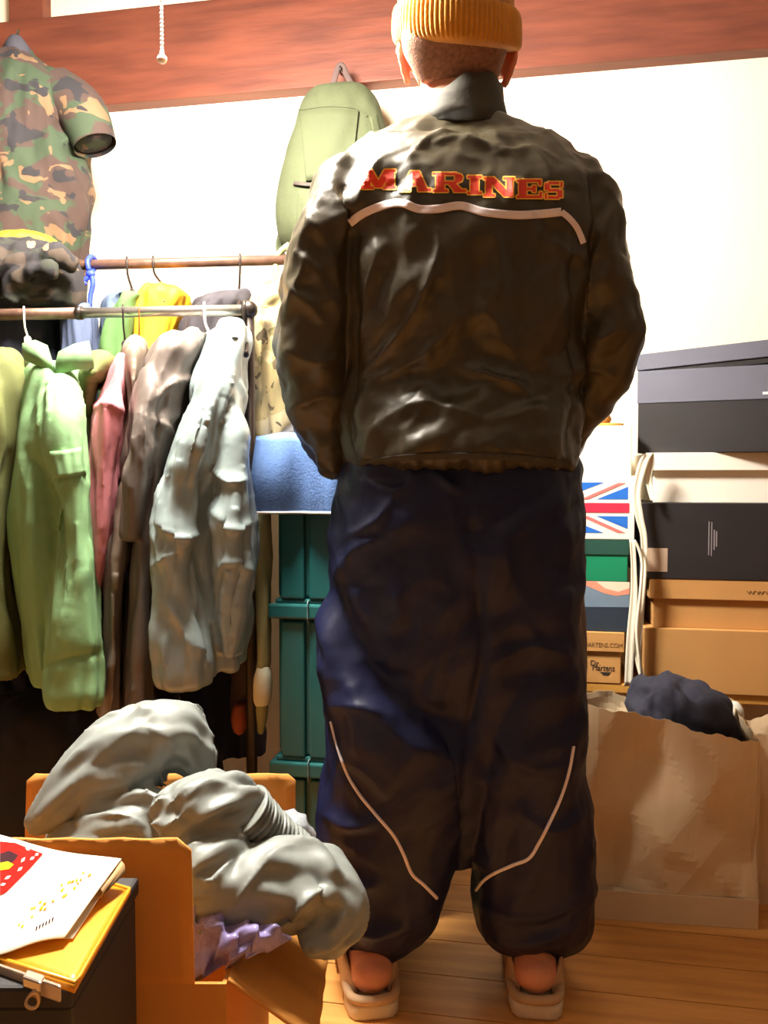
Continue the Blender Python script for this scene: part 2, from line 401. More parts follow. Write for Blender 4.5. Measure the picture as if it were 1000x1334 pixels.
# ------------------------------------------------------------------ ceiling lamp with its pull chain
lamp = thing('pendant_lamp', 'round white pendant ceiling lamp with a beaded pull cord', 'lamp', LAMP)
R_ = [[LAMP + Vector((r * math.cos(a), r * math.sin(a), z)) for a in [2 * math.pi * j / 48 for j in range(48)]] for r, z in ((.03, .12), (.10, .11), (.20, .075), (.235, .03), (.229, .03), (.195, .068), (.10, .10), (.03, .11))]
mk('lamp_shade', *rings(R_), M_WHITEM, lamp)
mk('suspension_rod', *tube([LAMP + Vector((0, 0, .11)), LAMP + Vector((0, 0, H - LAMP.z + .01))], .012, 12, 1), M_WHITEM, lamp)
M_TUBE = mat('lamp_tube', (255, 244, 225), .4, .01, emit=6)
for rr in (.15, .10):
    P = [LAMP + Vector((rr * math.cos(a), rr * math.sin(a), .035)) for a in [2 * math.pi * j / 40 for j in range(40)]]
    V = []; Fc = []
    for j, c in enumerate(P):
        d = (c - LAMP); d.z = 0; d.normalize()
        V += [c + d * .011 * math.cos(b) + Z * .011 * math.sin(b) for b in [2 * math.pi * q / 10 for q in range(10)]]
    for j in range(40):
        for q in range(10): Fc.append((j * 10 + q, j * 10 + (q + 1) % 10, ((j + 1) % 40) * 10 + (q + 1) % 10, ((j + 1) % 40) * 10 + q))
    mk('ring_tube_offscreen', V, Fc, M_TUBE, lamp)
ce = at(211, 77, LAMP.y); gs = []
zz = ce.z + .012
while zz < LAMP.z + .10:
    gs.append(ellipsoid((ce.x, ce.y, zz), (.0032, .0032, .0042), 8, 6)); zz += .0075
mk('pull_chain', *join(*gs, tube([(ce.x, ce.y, ce.z), (ce.x, ce.y, LAMP.z + .1)], .0012, 6, 1)), M_WHITEM, lamp)
mk('pull_knob', *join(ellipsoid(ce, (.0088, .0088, .0082), 16, 10), tube([ce + Z * .004, ce + Z * .016], [.005, .003], 10, 1)), mat('knob_cream', (226, 206, 186), .4), lamp)
ld = bpy.data.lights.new('ceiling_lamp_offscreen', 'POINT'); ld.energy = LAMP_W; ld.color = LAMP_COL; ld.shadow_soft_size = .16
lo = bpy.data.objects.new('ceiling_lamp_offscreen', ld); C.objects.link(lo); lo.parent = lamp; lo.location = (0, 0, -.02)

# ------------------------------------------------------------------ the person
HX = at(593, 60, 1.5).x
person = thing('person', 'person seen from behind in olive jacket, navy track pants and mustard beanie', 'person', (at(593, 1300, 1.5).x, 1.5, 0))
# body: one continuous mesh
def foot_pieces(hx, yaw):
    d = Vector((math.sin(yaw), math.cos(yaw), 0)); s = Vector((d.y, -d.x, 0)); hc = Vector((hx, 1.455, 0))
    P = [(0.0, .062, .036), (.03, .065, .040), (.07, .072, .040), (.12, .066, .040), (.17, .052, .038), (.215, .042, .026)]
    g = [tube([hc + d * (a - .012) + Z * h for a, h, r in P], [r for a, h, r in P], 16, 4)]
    g.append(ellipsoid(hc + Vector((0, -.004, .058)), (.038, .037, .034)))
    g.append(tube([hc + d * .03 + Z * .06, hc + d * .035 + Z * .13, hc + d * .04 + Z * .25], [.036, .034, .042], 16, 4))
    for k in range(5):
        o = (k - 2) * .016
        g.append(tube([hc + d * .19 + s * o + Z * .038, hc + d * (.225 - abs(k - 1.5) * .006) + s * o + Z * .034], [.010, .009], 8, 2))
    return g
LFX, RFX = at(484, 1300, 1.48).x, at(693, 1300, 1.48).x
pc = []
pc.append(loft([(-28, 560, 628, 1.47, 1.56), (-15, 538, 648, 1.43, 1.61), (10, 529, 657, 1.405, 1.635), (40, 526, 660, 1.40, 1.64), (65, 529, 657, 1.41, 1.635), (85, 537, 651, 1.43, 1.625), (102, 545, 647, 1.445, 1.60), (120, 548, 645, 1.45, 1.57), (140, 546, 648, 1.445, 1.57), (165, 530, 665, 1.44, 1.58)], n=2.1, rayal=False))
pc.append(loft([(160, 540, 660, 1.45, 1.57), (215, 470, 740, 1.42, 1.60), (280, 465, 745, 1.41, 1.62), (400, 470, 735, 1.42, 1.62), (520, 480, 725, 1.44, 1.62), (620, 470, 735, 1.42, 1.62), (700, 470, 735, 1.42, 1.62)], rayal=False))
for sgn, (sh, el, wr, hd) in ((-1, ((465, 240, 1.5, 34), (425, 430, 1.52, 28), (455, 590, 1.66, 20), (500, 640, 1.70, 17))), (1, ((740, 240, 1.5, 34), (775, 430, 1.52, 28), (735, 560, 1.66, 20), (690, 620, 1.70, 17)))):
    pc.append(ptube([sh, tuple((np.array(sh) + np.array(el)) / 2), el, tuple((np.array(el) + np.array(wr)) / 2), wr], 14, 4))
    w = at(*wr[:3]); h = at(*hd[:3]); dr = (h - w).normalized(); sd = dr.cross(Vector((0, 1, 0))).normalized()
    pc.append(tube([w, w + dr * .04, w + dr * .085, w + dr * .10], [.026, .036, .038, .028], 12, 3))
    for k, ln in enumerate((.062, .072, .068, .052)):
        b0 = w + dr * .085 + sd * (k - 1.5) * .020
        pc.append(tube([b0, b0 + dr * ln * .5 - Vector((0, .006, 0)), b0 + dr * ln - Vector((0, .022, 0))], [.009, .0085, .0075], 8, 3))
    t0 = w + dr * .03 - sd * .03
    pc.append(tube([t0, t0 - sd * .022 + dr * .03, t0 - sd * .026 + dr * .06], [.012, .0105, .009], 8, 3))
for fx, xs, yw in ((LFX, (510, 505, 500, 488), -.12), (RFX, (680, 690, 692, 692), .12)):
    ys = (690, 900, 1050, 1200)
    pc.append(ptube([(xs[i], ys[i], (1.53, 1.53, 1.53, 1.515)[i], (58, 48, 40, 30)[i]) for i in range(4)], 16, 4))
    pc += foot_pieces(fx, yw)
hc = at(593, 60, 1.52)
pc += [ellipsoid(hc + Vector((0, .125, -.005)), (.014, .022, .026)), tube([hc + Vector((0, .115, .035)), hc + Vector((0, .135, -.012))], [.008, .013], 8, 3),
       ellipsoid(hc + Vector((0, .108, -.050)), (.024, .012, .008)), ellipsoid(hc + Vector((0, .085, -.085)), (.035, .03, .022)),
       tube([hc + Vector((-.05, .095, .042)), hc + Vector((0, .117, .046)), hc + Vector((.05, .095, .042))], [.009, .011, .009], 8, 3)]
for s, ex, ey in ((-1, 529, 80), (1, 660, 84)):
    e = at(ex, ey, 1.515)
    pc.append(tube([e + Vector((s * -.006, .02, .024)), e + Vector((s * .007, .0, .034)), e + Vector((s * .013, -.014, .014)), e + Vector((s * .009, -.014, -.008)), e + Vector((s * .0, .0, -.028)), e + Vector((s * -.004, .010, -.032))], [.006, .0065, .0065, .006, .007, .008], 10, 4))
    pc.append(ellipsoid(e + Vector((s * -.002, .006, 0)), (.006, .016, .026)))
me = fuse(pc, .0050, 3); body_tree = bvh(me)
body = link_mesh('body', me, M_SKIN, person)
for s in (-1, 1):
    e = hc + Vector((s * .032, .098, .022)); ey = mk('eye', *ellipsoid(e, (.012, .012, .012)), mat('eye_white', (235, 230, 222), .2), body)
    mk('iris', *ellipsoid(e + Vector((0, .0095, 0)), (.005, .004, .005), 12, 8), mat('eye_brown', (50, 30, 20), .2), ey)
# cropped hair at the back of the head
g = loft([(22, 524, 662, 1.395, 1.55), (45, 523.5, 662, 1.393, 1.545), (66, 526.5, 659, 1.405, 1.53), (84, 535, 653, 1.424, 1.51), (98, 543, 648, 1.44, 1.495), (107, 550, 642, 1.450, 1.485)], n=2.1, rayal=False)
mk('hair', *g, M_HAIR, person)
# beanie: folded ribbed cuff and crown
beanie = None
def ribbed(rows, ribs, amp, k=240, lean=0, tilt=0):
    R = []
    for py, xl, xr, yf, yb in catmull(rows, 5):
        yc = (yf + yb) / 2; c = at((xl + xr) / 2, py, yc); w = (xr - xl) / 2 / F * yc; h = (yb - yf) / 2; r = []
        for j in range(k):
            a = 2 * math.pi * j / k; f = 1 + amp * (abs(math.sin(a * ribs / 2)) - .5)
            r.append(c + Vector((w * f * math.cos(a), h * f * math.sin(a), -lean * math.cos(a) + tilt * math.sin(a))))
        R.append(r)
    return rings(R)
beanie = mk('beanie', *ribbed([(-62, 575, 612, 1.49, 1.55), (-56, 548, 640, 1.45, 1.60), (-40, 528, 658, 1.41, 1.645), (-15, 521, 664, 1.395, 1.66), (10, 520, 666, 1.39, 1.665), (40, 520, 667, 1.395, 1.66)], 90, .02, 270, .004, .03), M_KNIT, person)
mk('folded_cuff', *ribbed([(14, 524, 664, 1.395, 1.655), (16, 517, 671, 1.377, 1.672), (26, 514, 674, 1.372, 1.678), (45, 513, 675, 1.374, 1.676), (58, 515, 674, 1.380, 1.670), (63, 520, 670, 1.388, 1.662), (64, 528, 662, 1.40, 1.65)], 84, .035, 336, .008, .052), M_KNIT, beanie)

# bomber jacket: torso and sleeves fused into one cloth shell
torso = loft([(154, 560, 640, 1.465, 1.57), (166, 536, 668, 1.445, 1.59), (182, 492, 706, 1.43, 1.60), (203, 456, 742, 1.41, 1.605), (230, 436, 770, 1.385, 1.61), (264, 438, 772, 1.362, 1.615), (310, 446, 768, 1.350, 1.62), (400, 450, 757, 1.362, 1.625), (470, 452, 752, 1.385, 1.63), (505, 452, 750, 1.392, 1.64), (545, 450, 749, 1.372, 1.65), (580, 452, 746, 1.352, 1.65), (600, 454, 744, 1.356, 1.645), (611, 458, 741, 1.375, 1.63)], n=2.5, rayal=False, k=64)
armL = loft([(213, 440, 500, 1.45, 1.58), (230, 418, 488, 1.425, 1.59), (270, 402, 478, 1.41, 1.60), (320, 386, 472, 1.405, 1.605), (380, 371, 468, 1.41, 1.61), (440, 363, 463, 1.42, 1.63), (480, 367, 462, 1.44, 1.65), (530, 380, 461, 1.47, 1.67), (580, 400, 461, 1.50, 1.69), (605, 414, 462, 1.515, 1.69), (618, 428, 460, 1.53, 1.68)], rayal=False, k=48)
armR = loft([(213, 710, 768, 1.45, 1.58), (235, 722, 787, 1.425, 1.59), (270, 730, 800, 1.41, 1.60), (310, 735, 808, 1.405, 1.605), (370, 738, 813, 1.41, 1.61), (410, 738, 823, 1.42, 1.62), (442, 738, 829, 1.43, 1.64), (475, 736, 821, 1.45, 1.66), (510, 734, 802, 1.48, 1.68), (545, 728, 778, 1.51, 1.70), (575, 720, 756, 1.54, 1.71), (600, 705, 742, 1.57, 1.71)], rayal=False, k=48)
me = fuse([torso, armL, armR], .0055, 7)
JL = [([(470, 492), (510, 450), (550, 390), (570, 330), (566, 290)], .016, 9), ([(480, 500), (540, 470), (575, 440), (600, 400)], .011, 7), ([(640, 300), (652, 350), (640, 390), (615, 420)], .012, 9),
      ([(600, 478), (640, 492), (690, 515)], .014, 7), ([(470, 585), (510, 545), (560, 530), (620, 548), (680, 540), (715, 520)], .012, 12),
      ([(500, 320), (480, 380), (470, 440)], .010, 8), ([(560, 440), (555, 480)], .008, 7),
      ([(560, 195), (600, 185), (650, 200)], .010, 7), ([(640, 205), (690, 195), (730, 215)], .008, 6), ([(530, 215), (555, 190), (590, 170)], .008, 7),
      ([(500, 205), (480, 240), (470, 280)], .011, 7), ([(430, 240), (445, 280), (440, 330)], .012, 7), ([(405, 280), (430, 330), (440, 380)], .012, 7),
      ([(388, 330), (410, 350), (435, 400)], .010, 7), ([(378, 370), (400, 395), (420, 420)], .010, 6), ([(420, 250), (405, 300), (385, 350)], .010, 6), ([(455, 235), (462, 275)], .010, 6), ([(410, 310), (395, 360), (372, 410)], .010, 6),
      ([(790, 300), (770, 350), (765, 400)], .008, 8), ([(815, 420), (780, 440), (755, 430)], .010, 8), ([(800, 490), (770, 480), (750, 490)], .009, 8),
      ([(372, 450), (410, 470), (450, 460)], .010, 9), ([(385, 530), (420, 515), (455, 520)], .009, 8),
      ([(462, 290), (464, 400), (461, 520), (458, 600)], -.010, 6), ([(745, 310), (746, 420), (743, 520), (740, 600)], -.010, 6)]
def jfn(v, n):
    d = folds(10, .004, 9, .006, 2, JL, .8, .8, .3, 1.5)(v, n)
    px, py = proj(v)
    d += .002 * np.sin(px * .35) * sst(590, 600, py)
    return d * np.where(py < 175, .4, 1)
displace(me, lambda v, n: jfn(v, n) + facets(.0062, 13, 3)(v, n) * np.where(v[:, 2] > 1.40, .55, 1)); jt = bvh(me)
jacket = link_mesh('jacket', me, M_OLIVE, person)
# stand collar, sagging on the left
cc = at(598, 152, 1.512); R_ = []
for (hf, rx, ry) in ((-.026, .094, .094), (.0, .084, .090), (.5, .078, .085), (1.0, .076, .082), (1.03, .072, .078), (.5, .072, .078), (-.02, .076, .084)):
    r = []
    for j in range(64):
        a = 2 * math.pi * j / 64; x = math.cos(a)
        top = .020 + .036 * sst(-.75, .15, np.array(x)) - .006 * sst(.6, 1, np.array(x)) + .003 * math.sin(5 * a)
        hh = (hf if hf < 0 else hf * top) + .016 * math.sin(a)
        r.append(cc + Vector((rx * x, ry * math.sin(a), hh + .002 * math.sin(9 * a + hf * 3))))
    R_.append(r)
mk('collar', *rings(R_), M_OLIVED, jacket)
mk('stripe', *strip_on(jt, [(455, 291), (475, 277), (505, 266), (525, 265), (545, 272), (570, 272), (600, 268), (630, 276), (670, 280), (700, 279), (731, 276)], 11, .0025), M_WHITE, jacket)
mk('stripe', *strip_on(jt, [(731, 276), (742, 285), (752, 298), (760, 317)], 8, .0025), M_WHITE, jacket)
# slab-serif lettering, outlined
def letter(ch):
    s, h = .26, .13                            # stem width, slab height
    rect = lambda a, b, c, d: [(a, b), (c, b), (c, d), (a, d)]
    if ch == 'M': return [rect(.04, 0, .28, 1), rect(.72, 0, .96, 1), [(.04, 1), (.32, 1), (.62, .05), (.42, .05)], [(.96, 1), (.68, 1), (.38, .05), (.58, .05)], rect(0, 0, .36, h), rect(.64, 0, 1, h), rect(0, 1 - h, .3, 1), rect(.7, 1 - h, 1, 1)]
    if ch == 'A': return [[(.08, 0), (.30, 0), (.60, 1), (.36, 1)], [(.92, 0), (.64, 0), (.36, 1), (.64, 1)], rect(.25, .26, .75, .40), rect(0, 0, .36, h), rect(.60, 0, 1, h)]
    if ch == 'R': return [rect(.08, 0, .34, 1), rect(0, 0, .44, h), rect(0, 1 - h, .7, 1), rect(.3, .42, .7, .55), [(.68, 1), (.86, .9), (.9, .75), (.86, .55), (.66, .42), (.62, .55), (.66, .62), (.66, .85), (.6, 1)], [(.44, .45), (.68, .45), (.94, 0), (.66, 0)], rect(.62, 0, 1, h)]
    if ch == 'I': return [rect(.2, 0, .8, 1), rect(0, 0, 1, h), rect(0, 1 - h, 1, 1)]
    if ch == 'N': return [rect(.06, 0, .26, 1), rect(.74, 0, .94, 1), [(.04, 1), (.34, 1), (.96, 0), (.66, 0)], rect(0, 0, .36, h), rect(.64, 1 - h, 1, 1), rect(0, 1 - h, .3, 1)]
    if ch == 'E': return [rect(.08, 0, .38, 1), rect(0, 0, 1, h), rect(0, 1 - h, .96, 1), rect(.3, .43, .7, .57), rect(.62, .32, .74, .68), [(.86, 0), (1, 0), (1, .34), (.9, .34)], [(.84, 1), (.96, 1), (.96, .68), (.86, .68)]]
    if ch == 'S': return [rect(.2, 0, .8, .15), rect(.2, .85, .8, 1), rect(.2, .43, .8, .58), rect(.02, .5, .3, .92), rect(.7, .08, .98, .5), rect(.02, 0, .14, .32), rect(.86, .68, .98, 1)]
def inside(x, y, polys):
    r = np.zeros(x.shape, bool)
    for P in polys:
        c = np.zeros(x.shape, bool); j = len(P) - 1
        for i in range(len(P)):
            xi, yi = P[i]; xj, yj = P[j]
            if yi != yj: c ^= ((yi > y) != (yj > y)) & (x < (xj - xi) * (y - yi) / (yj - yi) + xi)
            j = i
        r |= c
    return r
redV, redF, yelV, yelF = [], [], [], []
for ch, xa, xb, ya, yb in (('M', 470, 515, 221, 246), ('A', 519, 561, 223, 249), ('R', 564, 607, 225, 250), ('I', 609, 627, 229, 253), ('N', 630, 670, 231, 256), ('E', 673, 706, 234, 258), ('S', 709, 733, 237, 259)):
    st = .55; nx = int((xb - xa + 8) / st); ny = int((yb - ya + 8) / st); P = letter(ch)
    X, Y = np.meshgrid(xa - 4 + (np.arange(nx) + .5) * st, ya - 4 + (np.arange(ny) + .5) * st)
    ins = inside((X - xa) / (xb - xa), (yb - Y) / (yb - ya), P); big = ins.copy(); k = int(1.9 / st)
    for dy in range(-k, k + 1):
        for dx in range(-k, k + 1):
            if dx * dx + dy * dy <= k * k + 1: big |= np.roll(np.roll(ins, dy, 0), dx, 1)
    cache = {}
    for (msk, VV, FF) in ((ins, redV, redF), (big & ~ins, yelV, yelF)):
        cache = {}
        for iy, ix in zip(*np.nonzero(msk)):
            q = []
            for (a, b) in ((ix, iy), (ix + 1, iy), (ix + 1, iy + 1), (ix, iy + 1)):
                if (a, b) not in cache:
                    h = hitpt(jt, xa - 4 + a * st, ya - 4 + b * st, .0022); cache[(a, b)] = len(VV); VV.append(h if h else Vector((0, 1.4, 1.4)))
                q.append(cache[(a, b)])
            FF.append(q)
mk('lettering', redV, redF, M_RED, jacket); mk('lettering_outline', yelV, yelF, M_YEL, jacket)
mk('waist_hem', *strip_on(jt, [(464, 607), (520, 597), (600, 594), (680, 597), (738, 605)], 9, .002), M_OLIVED, jacket)

# track pants
hip = loft([(585, 458, 740, 1.395, 1.66), (610, 452, 746, 1.385, 1.67), (650, 440, 752, 1.375, 1.675), (720, 432, 755, 1.372, 1.675), (800, 431, 757, 1.382, 1.67), (850, 436, 757, 1.39, 1.66), (930, 462, 738, 1.41, 1.64), (1010, 510, 700, 1.43, 1.62), (1080, 560, 650, 1.46, 1.60), (1120, 588, 620, 1.50, 1.57)], rayal=False, k=56, n=2.6)
legL = loft([(760, 433, 590, 1.39, 1.66), (860, 433, 608, 1.40, 1.65), (940, 429, 608, 1.395, 1.645), (1000, 425, 606, 1.40, 1.64), (1060, 415, 605, 1.405, 1.64), (1100, 417, 598, 1.405, 1.635), (1150, 430, 580, 1.41, 1.63), (1180, 439, 571, 1.415, 1.625), (1200, 446, 558, 1.43, 1.61), (1215, 452, 540, 1.45, 1.59), (1228, 455, 526, 1.462, 1.575), (1236, 462, 514, 1.475, 1.565)], rayal=False, k=48)
legR = loft([(760, 598, 756, 1.39, 1.66), (860, 602, 760, 1.40, 1.65), (940, 602, 762, 1.395, 1.645), (985, 602, 754, 1.40, 1.64), (1060, 604, 766, 1.405, 1.64), (1110, 611, 770, 1.405, 1.635), (1150, 617, 770, 1.41, 1.63), (1185, 619, 768, 1.415, 1.625), (1205, 628, 764, 1.43, 1.61), (1214, 640, 758, 1.45, 1.59), (1222, 655, 750, 1.462, 1.575), (1228, 668, 735, 1.475, 1.565)], rayal=False, k=48)
me = fuse([hip, legL, legR], .0055, 7)
PL = [([(470, 625), (520, 640), (545, 615)], .010, 8), ([(450, 700), (490, 680), (520, 640)], .012, 9), ([(560, 612), (590, 635), (605, 640)], .010, 6), ([(435, 760), (460, 720), (500, 700)], .010, 9),
      ([(500, 820), (520, 800), (515, 770)], .008, 8), ([(430, 930), (470, 915), (520, 930)], .010, 9), ([(440, 985), (480, 1000), (510, 1040)], .010, 9), ([(425, 1060), (460, 1075), (500, 1060)], .012, 9), ([(430, 1110), (460, 1150), (500, 1150)], .010, 9),
      ([(455, 1195), (490, 1215), (540, 1200)], .012, 10), ([(640, 1220), (690, 1225), (750, 1205)], .014, 9), ([(630, 1180), (700, 1195), (760, 1170)], .009, 9), ([(680, 1060), (720, 1080), (755, 1060)], .010, 9),
      ([(610, 640), (622, 760), (628, 860), (606, 980), (600, 1080)], -.012, 9), ([(650, 700), (660, 740), (650, 780)], .006, 9), ([(650, 860), (690, 840), (740, 850)], .008, 10), ([(640, 960), (690, 1000), (740, 990)], .009, 10)]
def pfn(v, n):
    d = folds(9, .004, 8, .006, 5, PL, .7, .7, .25, 1.5)(v, n); px, py = proj(v)
    yc = np.interp(px, [420, 435, 455, 480, 520, 560, 600, 625], [740, 775, 830, 872, 915, 938, 950, 955])
    s = py - yc
    d += .030 * (sst(-12, 45, s) * (1 - sst(70, 190, s)) - .35 * sst(-70, -5, s) * (1 - sst(-5, 40, s))) * (px < 640) * sst(640, 590, px) * (n[:, 1] < .3)
    return d
displace(me, both(pfn, facets(.0055, 10, 4))); pt = bvh(me)
pants = link_mesh('track_pants', me, M_NAVY, person)
mk('piping', *tube_on(pt, [(431, 940), (440, 975), (452, 1008), (468, 1035), (490, 1062), (512, 1088), (525, 1112), (536, 1138), (552, 1153), (569, 1170)], .0030), M_WHITE, pants)
mk('piping', *tube_on(pt, [(747, 972), (741, 1005), (730, 1040), (715, 1073), (702, 1098), (689, 1118), (668, 1127), (645, 1137), (630, 1147), (620, 1160)], .0030), M_WHITE, pants)
# trodden-down shoes
def shoe(hx, yaw):
    d = Vector((math.sin(yaw), math.cos(yaw), 0)); s = Vector((d.y, -d.x, 0)); hc = Vector((hx, 1.448, 0))
    prof = [(-.045, .020), (-.042, .034), (-.03, .043), (0, .048), (.06, .045), (.12, .050), (.17, .055), (.21, .050), (.235, .036), (.248, .014)]
    out = [(a, w) for a, w in prof] + [(a, -w) for a, w in reversed(prof)]
    R = []
    for z, k in ((.001, .97), (.006, 1.0), (.022, 1.0), (.027, .97)): R.append([hc + d * (a * k) + s * (w * k) + Z * z for a, w in out])
    sh = mk('shoe', *rings(R), M_SOLE, person); sh['label'] = 'beige slip-on shoe with trodden down heel'
    mk('heel_rim', *tube([hc + d * a + s * w + Z * .034 for a, w in ((.04, -.044), (.0, -.043), (-.03, -.036), (-.041, -.015), (-.041, .015), (-.03, .036), (0, .043), (.04, .044))], .008, 10, 4), M_SHOE, sh)
    for q in (-1, 1):                         # quarters left and right of the heel
        A = [(-.012, .034, .040), (.015, .052, .080), (.05, .052, .088), (.10, .054, .075), (.14, .056, .062)]
        P = []
        for a, w, h in catmull(A, 4): P.append([hc + d * a + s * (q * (w * (1 - .10 * t))) + Z * (.024 + (h - .024) * t) for t in (0, .25, .5, .75, 1)])
        mk('quarter', *sheet(P, .005, s * -q), M_SHOE, sh)
    R = []
    for a, w, h in ((.10, .058, .082), (.14, .059, .072), (.18, .057, .060), (.22, .047, .050), (.242, .026, .040), (.25, .008, .032)):
        R.append([hc + d * a + s * (w * math.cos(b)) + Z * (.022 + (h - .022) * max(0, math.sin(b)) ** .8) for b in [math.pi * j / 16 for j in range(17)]])
    P = R; mk('toe_cap', *sheet(P, .003, (0, 0, .001)), M_SHOE, sh)
shoe(LFX, -.12); shoe(RFX, .12)

# ------------------------------------------------------------------ clothes rails
YF, YR = 1.82, 2.12
pF = at(200, 406, YF); pR = at(200, 343, YR)
def rail_pt(px, Y0, p, t=.10):
    q = on_plane(px, 400, Y0 + t * p.x, t); return Vector((q.x, q.y, p.z))
def rail_rack(name, label, Y0, p, xa, xb, split, mats, r):
    a, b = rail_pt(xa, Y0, p), rail_pt(xb, Y0, p); t = thing(name, label, 'clothes rail', ((a.x + b.x) / 2, (a.y + b.y) / 2, 0))
    cuts = [xa] + split + [xb]
    for k in range(len(cuts) - 1):
        c, d = rail_pt(cuts[k], Y0, p), rail_pt(cuts[k + 1], Y0, p)
        mk('rail', *tube([c, d], r if k == 0 else r * .9, 20, 1), mats[k], t)
    for c in split:
        c0, c1 = rail_pt(c - 4, Y0, p), rail_pt(c + 3, Y0, p); mk('rail_joint', *tube([c0, c1], r * 1.15, 20, 1), M_DARKM, t)
    for e in (a, b):
        mk('post', *tube([Vector((e.x, e.y, .02)), Vector((e.x, e.y, p.z + .012))], .012, 16, 1), M_DARKM, t)
        mk('elbow_joint', *ellipsoid(e, (.019, .019, .019)), M_DARKM, t)
        mk('foot_bar', *tube([Vector((e.x, e.y - .03, .014)), Vector((e.x, e.y + .20, .014))], .0135, 12, 1), M_DARKM, t)
    return t
rail_rack('clothes_rail', 'steel clothes rail in front, brown section joined to a shiny one', YF, pF, -70, 324, [104], [M_RUST, M_STEEL], .0125)
rail_rack('clothes_rail', 'higher brown clothes rail behind the steel one', YR, pR, -90, 440, [], [M_RUST], .0125)

def hanger(px, Y0, p, neck, label, m, r=.0022, rail_r=.0125, span=.085, mb=None):
    c = rail_pt(px, Y0, p); t = thing('clothes_hanger', label, 'hanger', c - Z * .12)
    n = at(neck[0], neck[1], c.y); rr = rail_r + r + .0005; pts = []
    dx = Vector(((px - 500) / F, 1, 0)).normalized()
    for a in (-40, 0, 45, 90, 135, 180, 215): pts.append(c - dx * (rr * math.cos(math.radians(a))) + Z * (rr * math.sin(math.radians(a))))
    pts = pts[::-1] if False else pts
    pts = [pts[i] for i in range(1, 7)]; tail = pts[0]; pts = pts[::-1]
    pts += [tail - Z * .02 + (n - tail) * .15, n + Z * .006, n]
    mk('hook', *tube(pts, r, 8, 4), m, t)
    a = n - dx * span - Z * .055; b = n + dx * span - Z * .055
    mk('shoulder_bar', *tube([a, n - dx * span * .5 - Z * .022, n, n + dx * span * .5 - Z * .022, b], [.006, .007, .008, .007, .006], 10, 4), mb or m, t)
    return t
M_WIREW = mat('white_wire', (236, 230, 222), .4, .03)
hanger(31, YF, pF, (36, 442), 'white wire hanger holding the light green jacket', M_WIREW)
hanger(160, YF, pF, (163, 448), 'dark wire hanger holding the pink garment', M_DARKM)
hanger(181, YF, pF, (181, 452), 'thin bronze wire hanger beside the mustard yellow jacket', mat('bronze_wire', (150, 96, 50), .4, metal=.5), .0018)
hanger(266, YF, pF, (272, 436), 'white wire hanger holding the silver satin jacket', M_WIREW, .003)
hanger(318, YF, pF, (320, 436), 'dark plastic hanger at the joint end of the steel rail', M_DARKM, .0042)
hanger(166, YR, pR, (172, 380), 'dark hanger holding the slate blue garment', M_DARKM, .003)
hanger(200, YR, pR, (212, 374), 'black hanger with a notched bar holding the mustard yellow jacket', M_DARKM, .003)
hanger(313, YR, pR, (311, 386), 'dark hanger holding the charcoal jacket', M_DARKM, .003)

# ------------------------------------------------------------------ garments on the rails
def garment(name, label, cat, pieces, m, fold=None, group=None, voxel=.0055, smooth=3, pleat=.014, nf=9):
    g = [loft(p, pleat=pleat, nf=nf, ph=len(label) * .37 + q) if isinstance(p[0], tuple) and len(p[0]) == 5 else p for q, p in enumerate(pieces)]
    me = fuse(g, voxel, smooth); displace(me, fold or folds()); tr = bvh(me)
    o = link_mesh(name, me, m); tag(o, label, cat, group); return o, tr
M_GREEN = mat('green_cotton', (124, 164, 114), .8, .06, 8, .06, 120, crease=.15, cscale=5, cstretch=(1, 1, .3))
M_GOLIVE = mat('olive_cotton', (92, 96, 50), .85, .08, 8, .06, 120)
M_PINK = mat('pink_cloth', (198, 122, 130), .85, .06, 8, .05, 120)
M_TAUPE = mat('taupe_nylon', (96, 86, 80), .5, .1, 8, .04, 60, crease=.25, cscale=7, cstretch=(1, 1, .35))
M_TAUPE2 = mat('grey_brown_cloth', (122, 108, 94), .7, .1, 8, .06, 60)
M_SILVER = mat('silver_satin', (142, 156, 156), .27, .06, 8, .03, 50, spec=.8, crease=.22, cscale=7, cstretch=(1, 1, .35))
M_DBROWN = mat('dark_brown_cloth', (64, 48, 46), .8, .15, 8)
M_KHAKI = mat('khaki_cotton', (158, 158, 110), .85, .08, 8, .06, 100)
M_MUST = mat('mustard_cloth', (238, 172, 28), .7, .05, 6)
M_SLATE = mat('slate_cloth', (78, 92, 112), .8, .08, 8)
M_CHAR = mat('charcoal_cloth', (46, 42, 48), .8, .1, 8)
M_NAVYC = mat('midnight_cloth', (36, 38, 54), .85, .15, 8)
M_LEAF = mat('leaf_green_cloth', (76, 110, 60), .8, .1, 8)
M_CAMOP = camo('pale_camo', (140, 126, 86), [((162, 148, 112), .52, 1.0), ((100, 92, 56), .56, 1.3), ((74, 62, 40), .62, 1.6)], 10)
M_CAMOW = camo('woodland_camo', (54, 38, 32), [((42, 54, 35), .51, 1.0), ((98, 74, 50), .59, 1.3), ((28, 25, 28), .58, 1.3)], 10)
M_CAMOD = camo('dark_camo', (26, 22, 25), [((56, 45, 36), .58, 1.0), ((120, 98, 76), .66, 1.3), ((36, 38, 30), .60, .8)], 12)

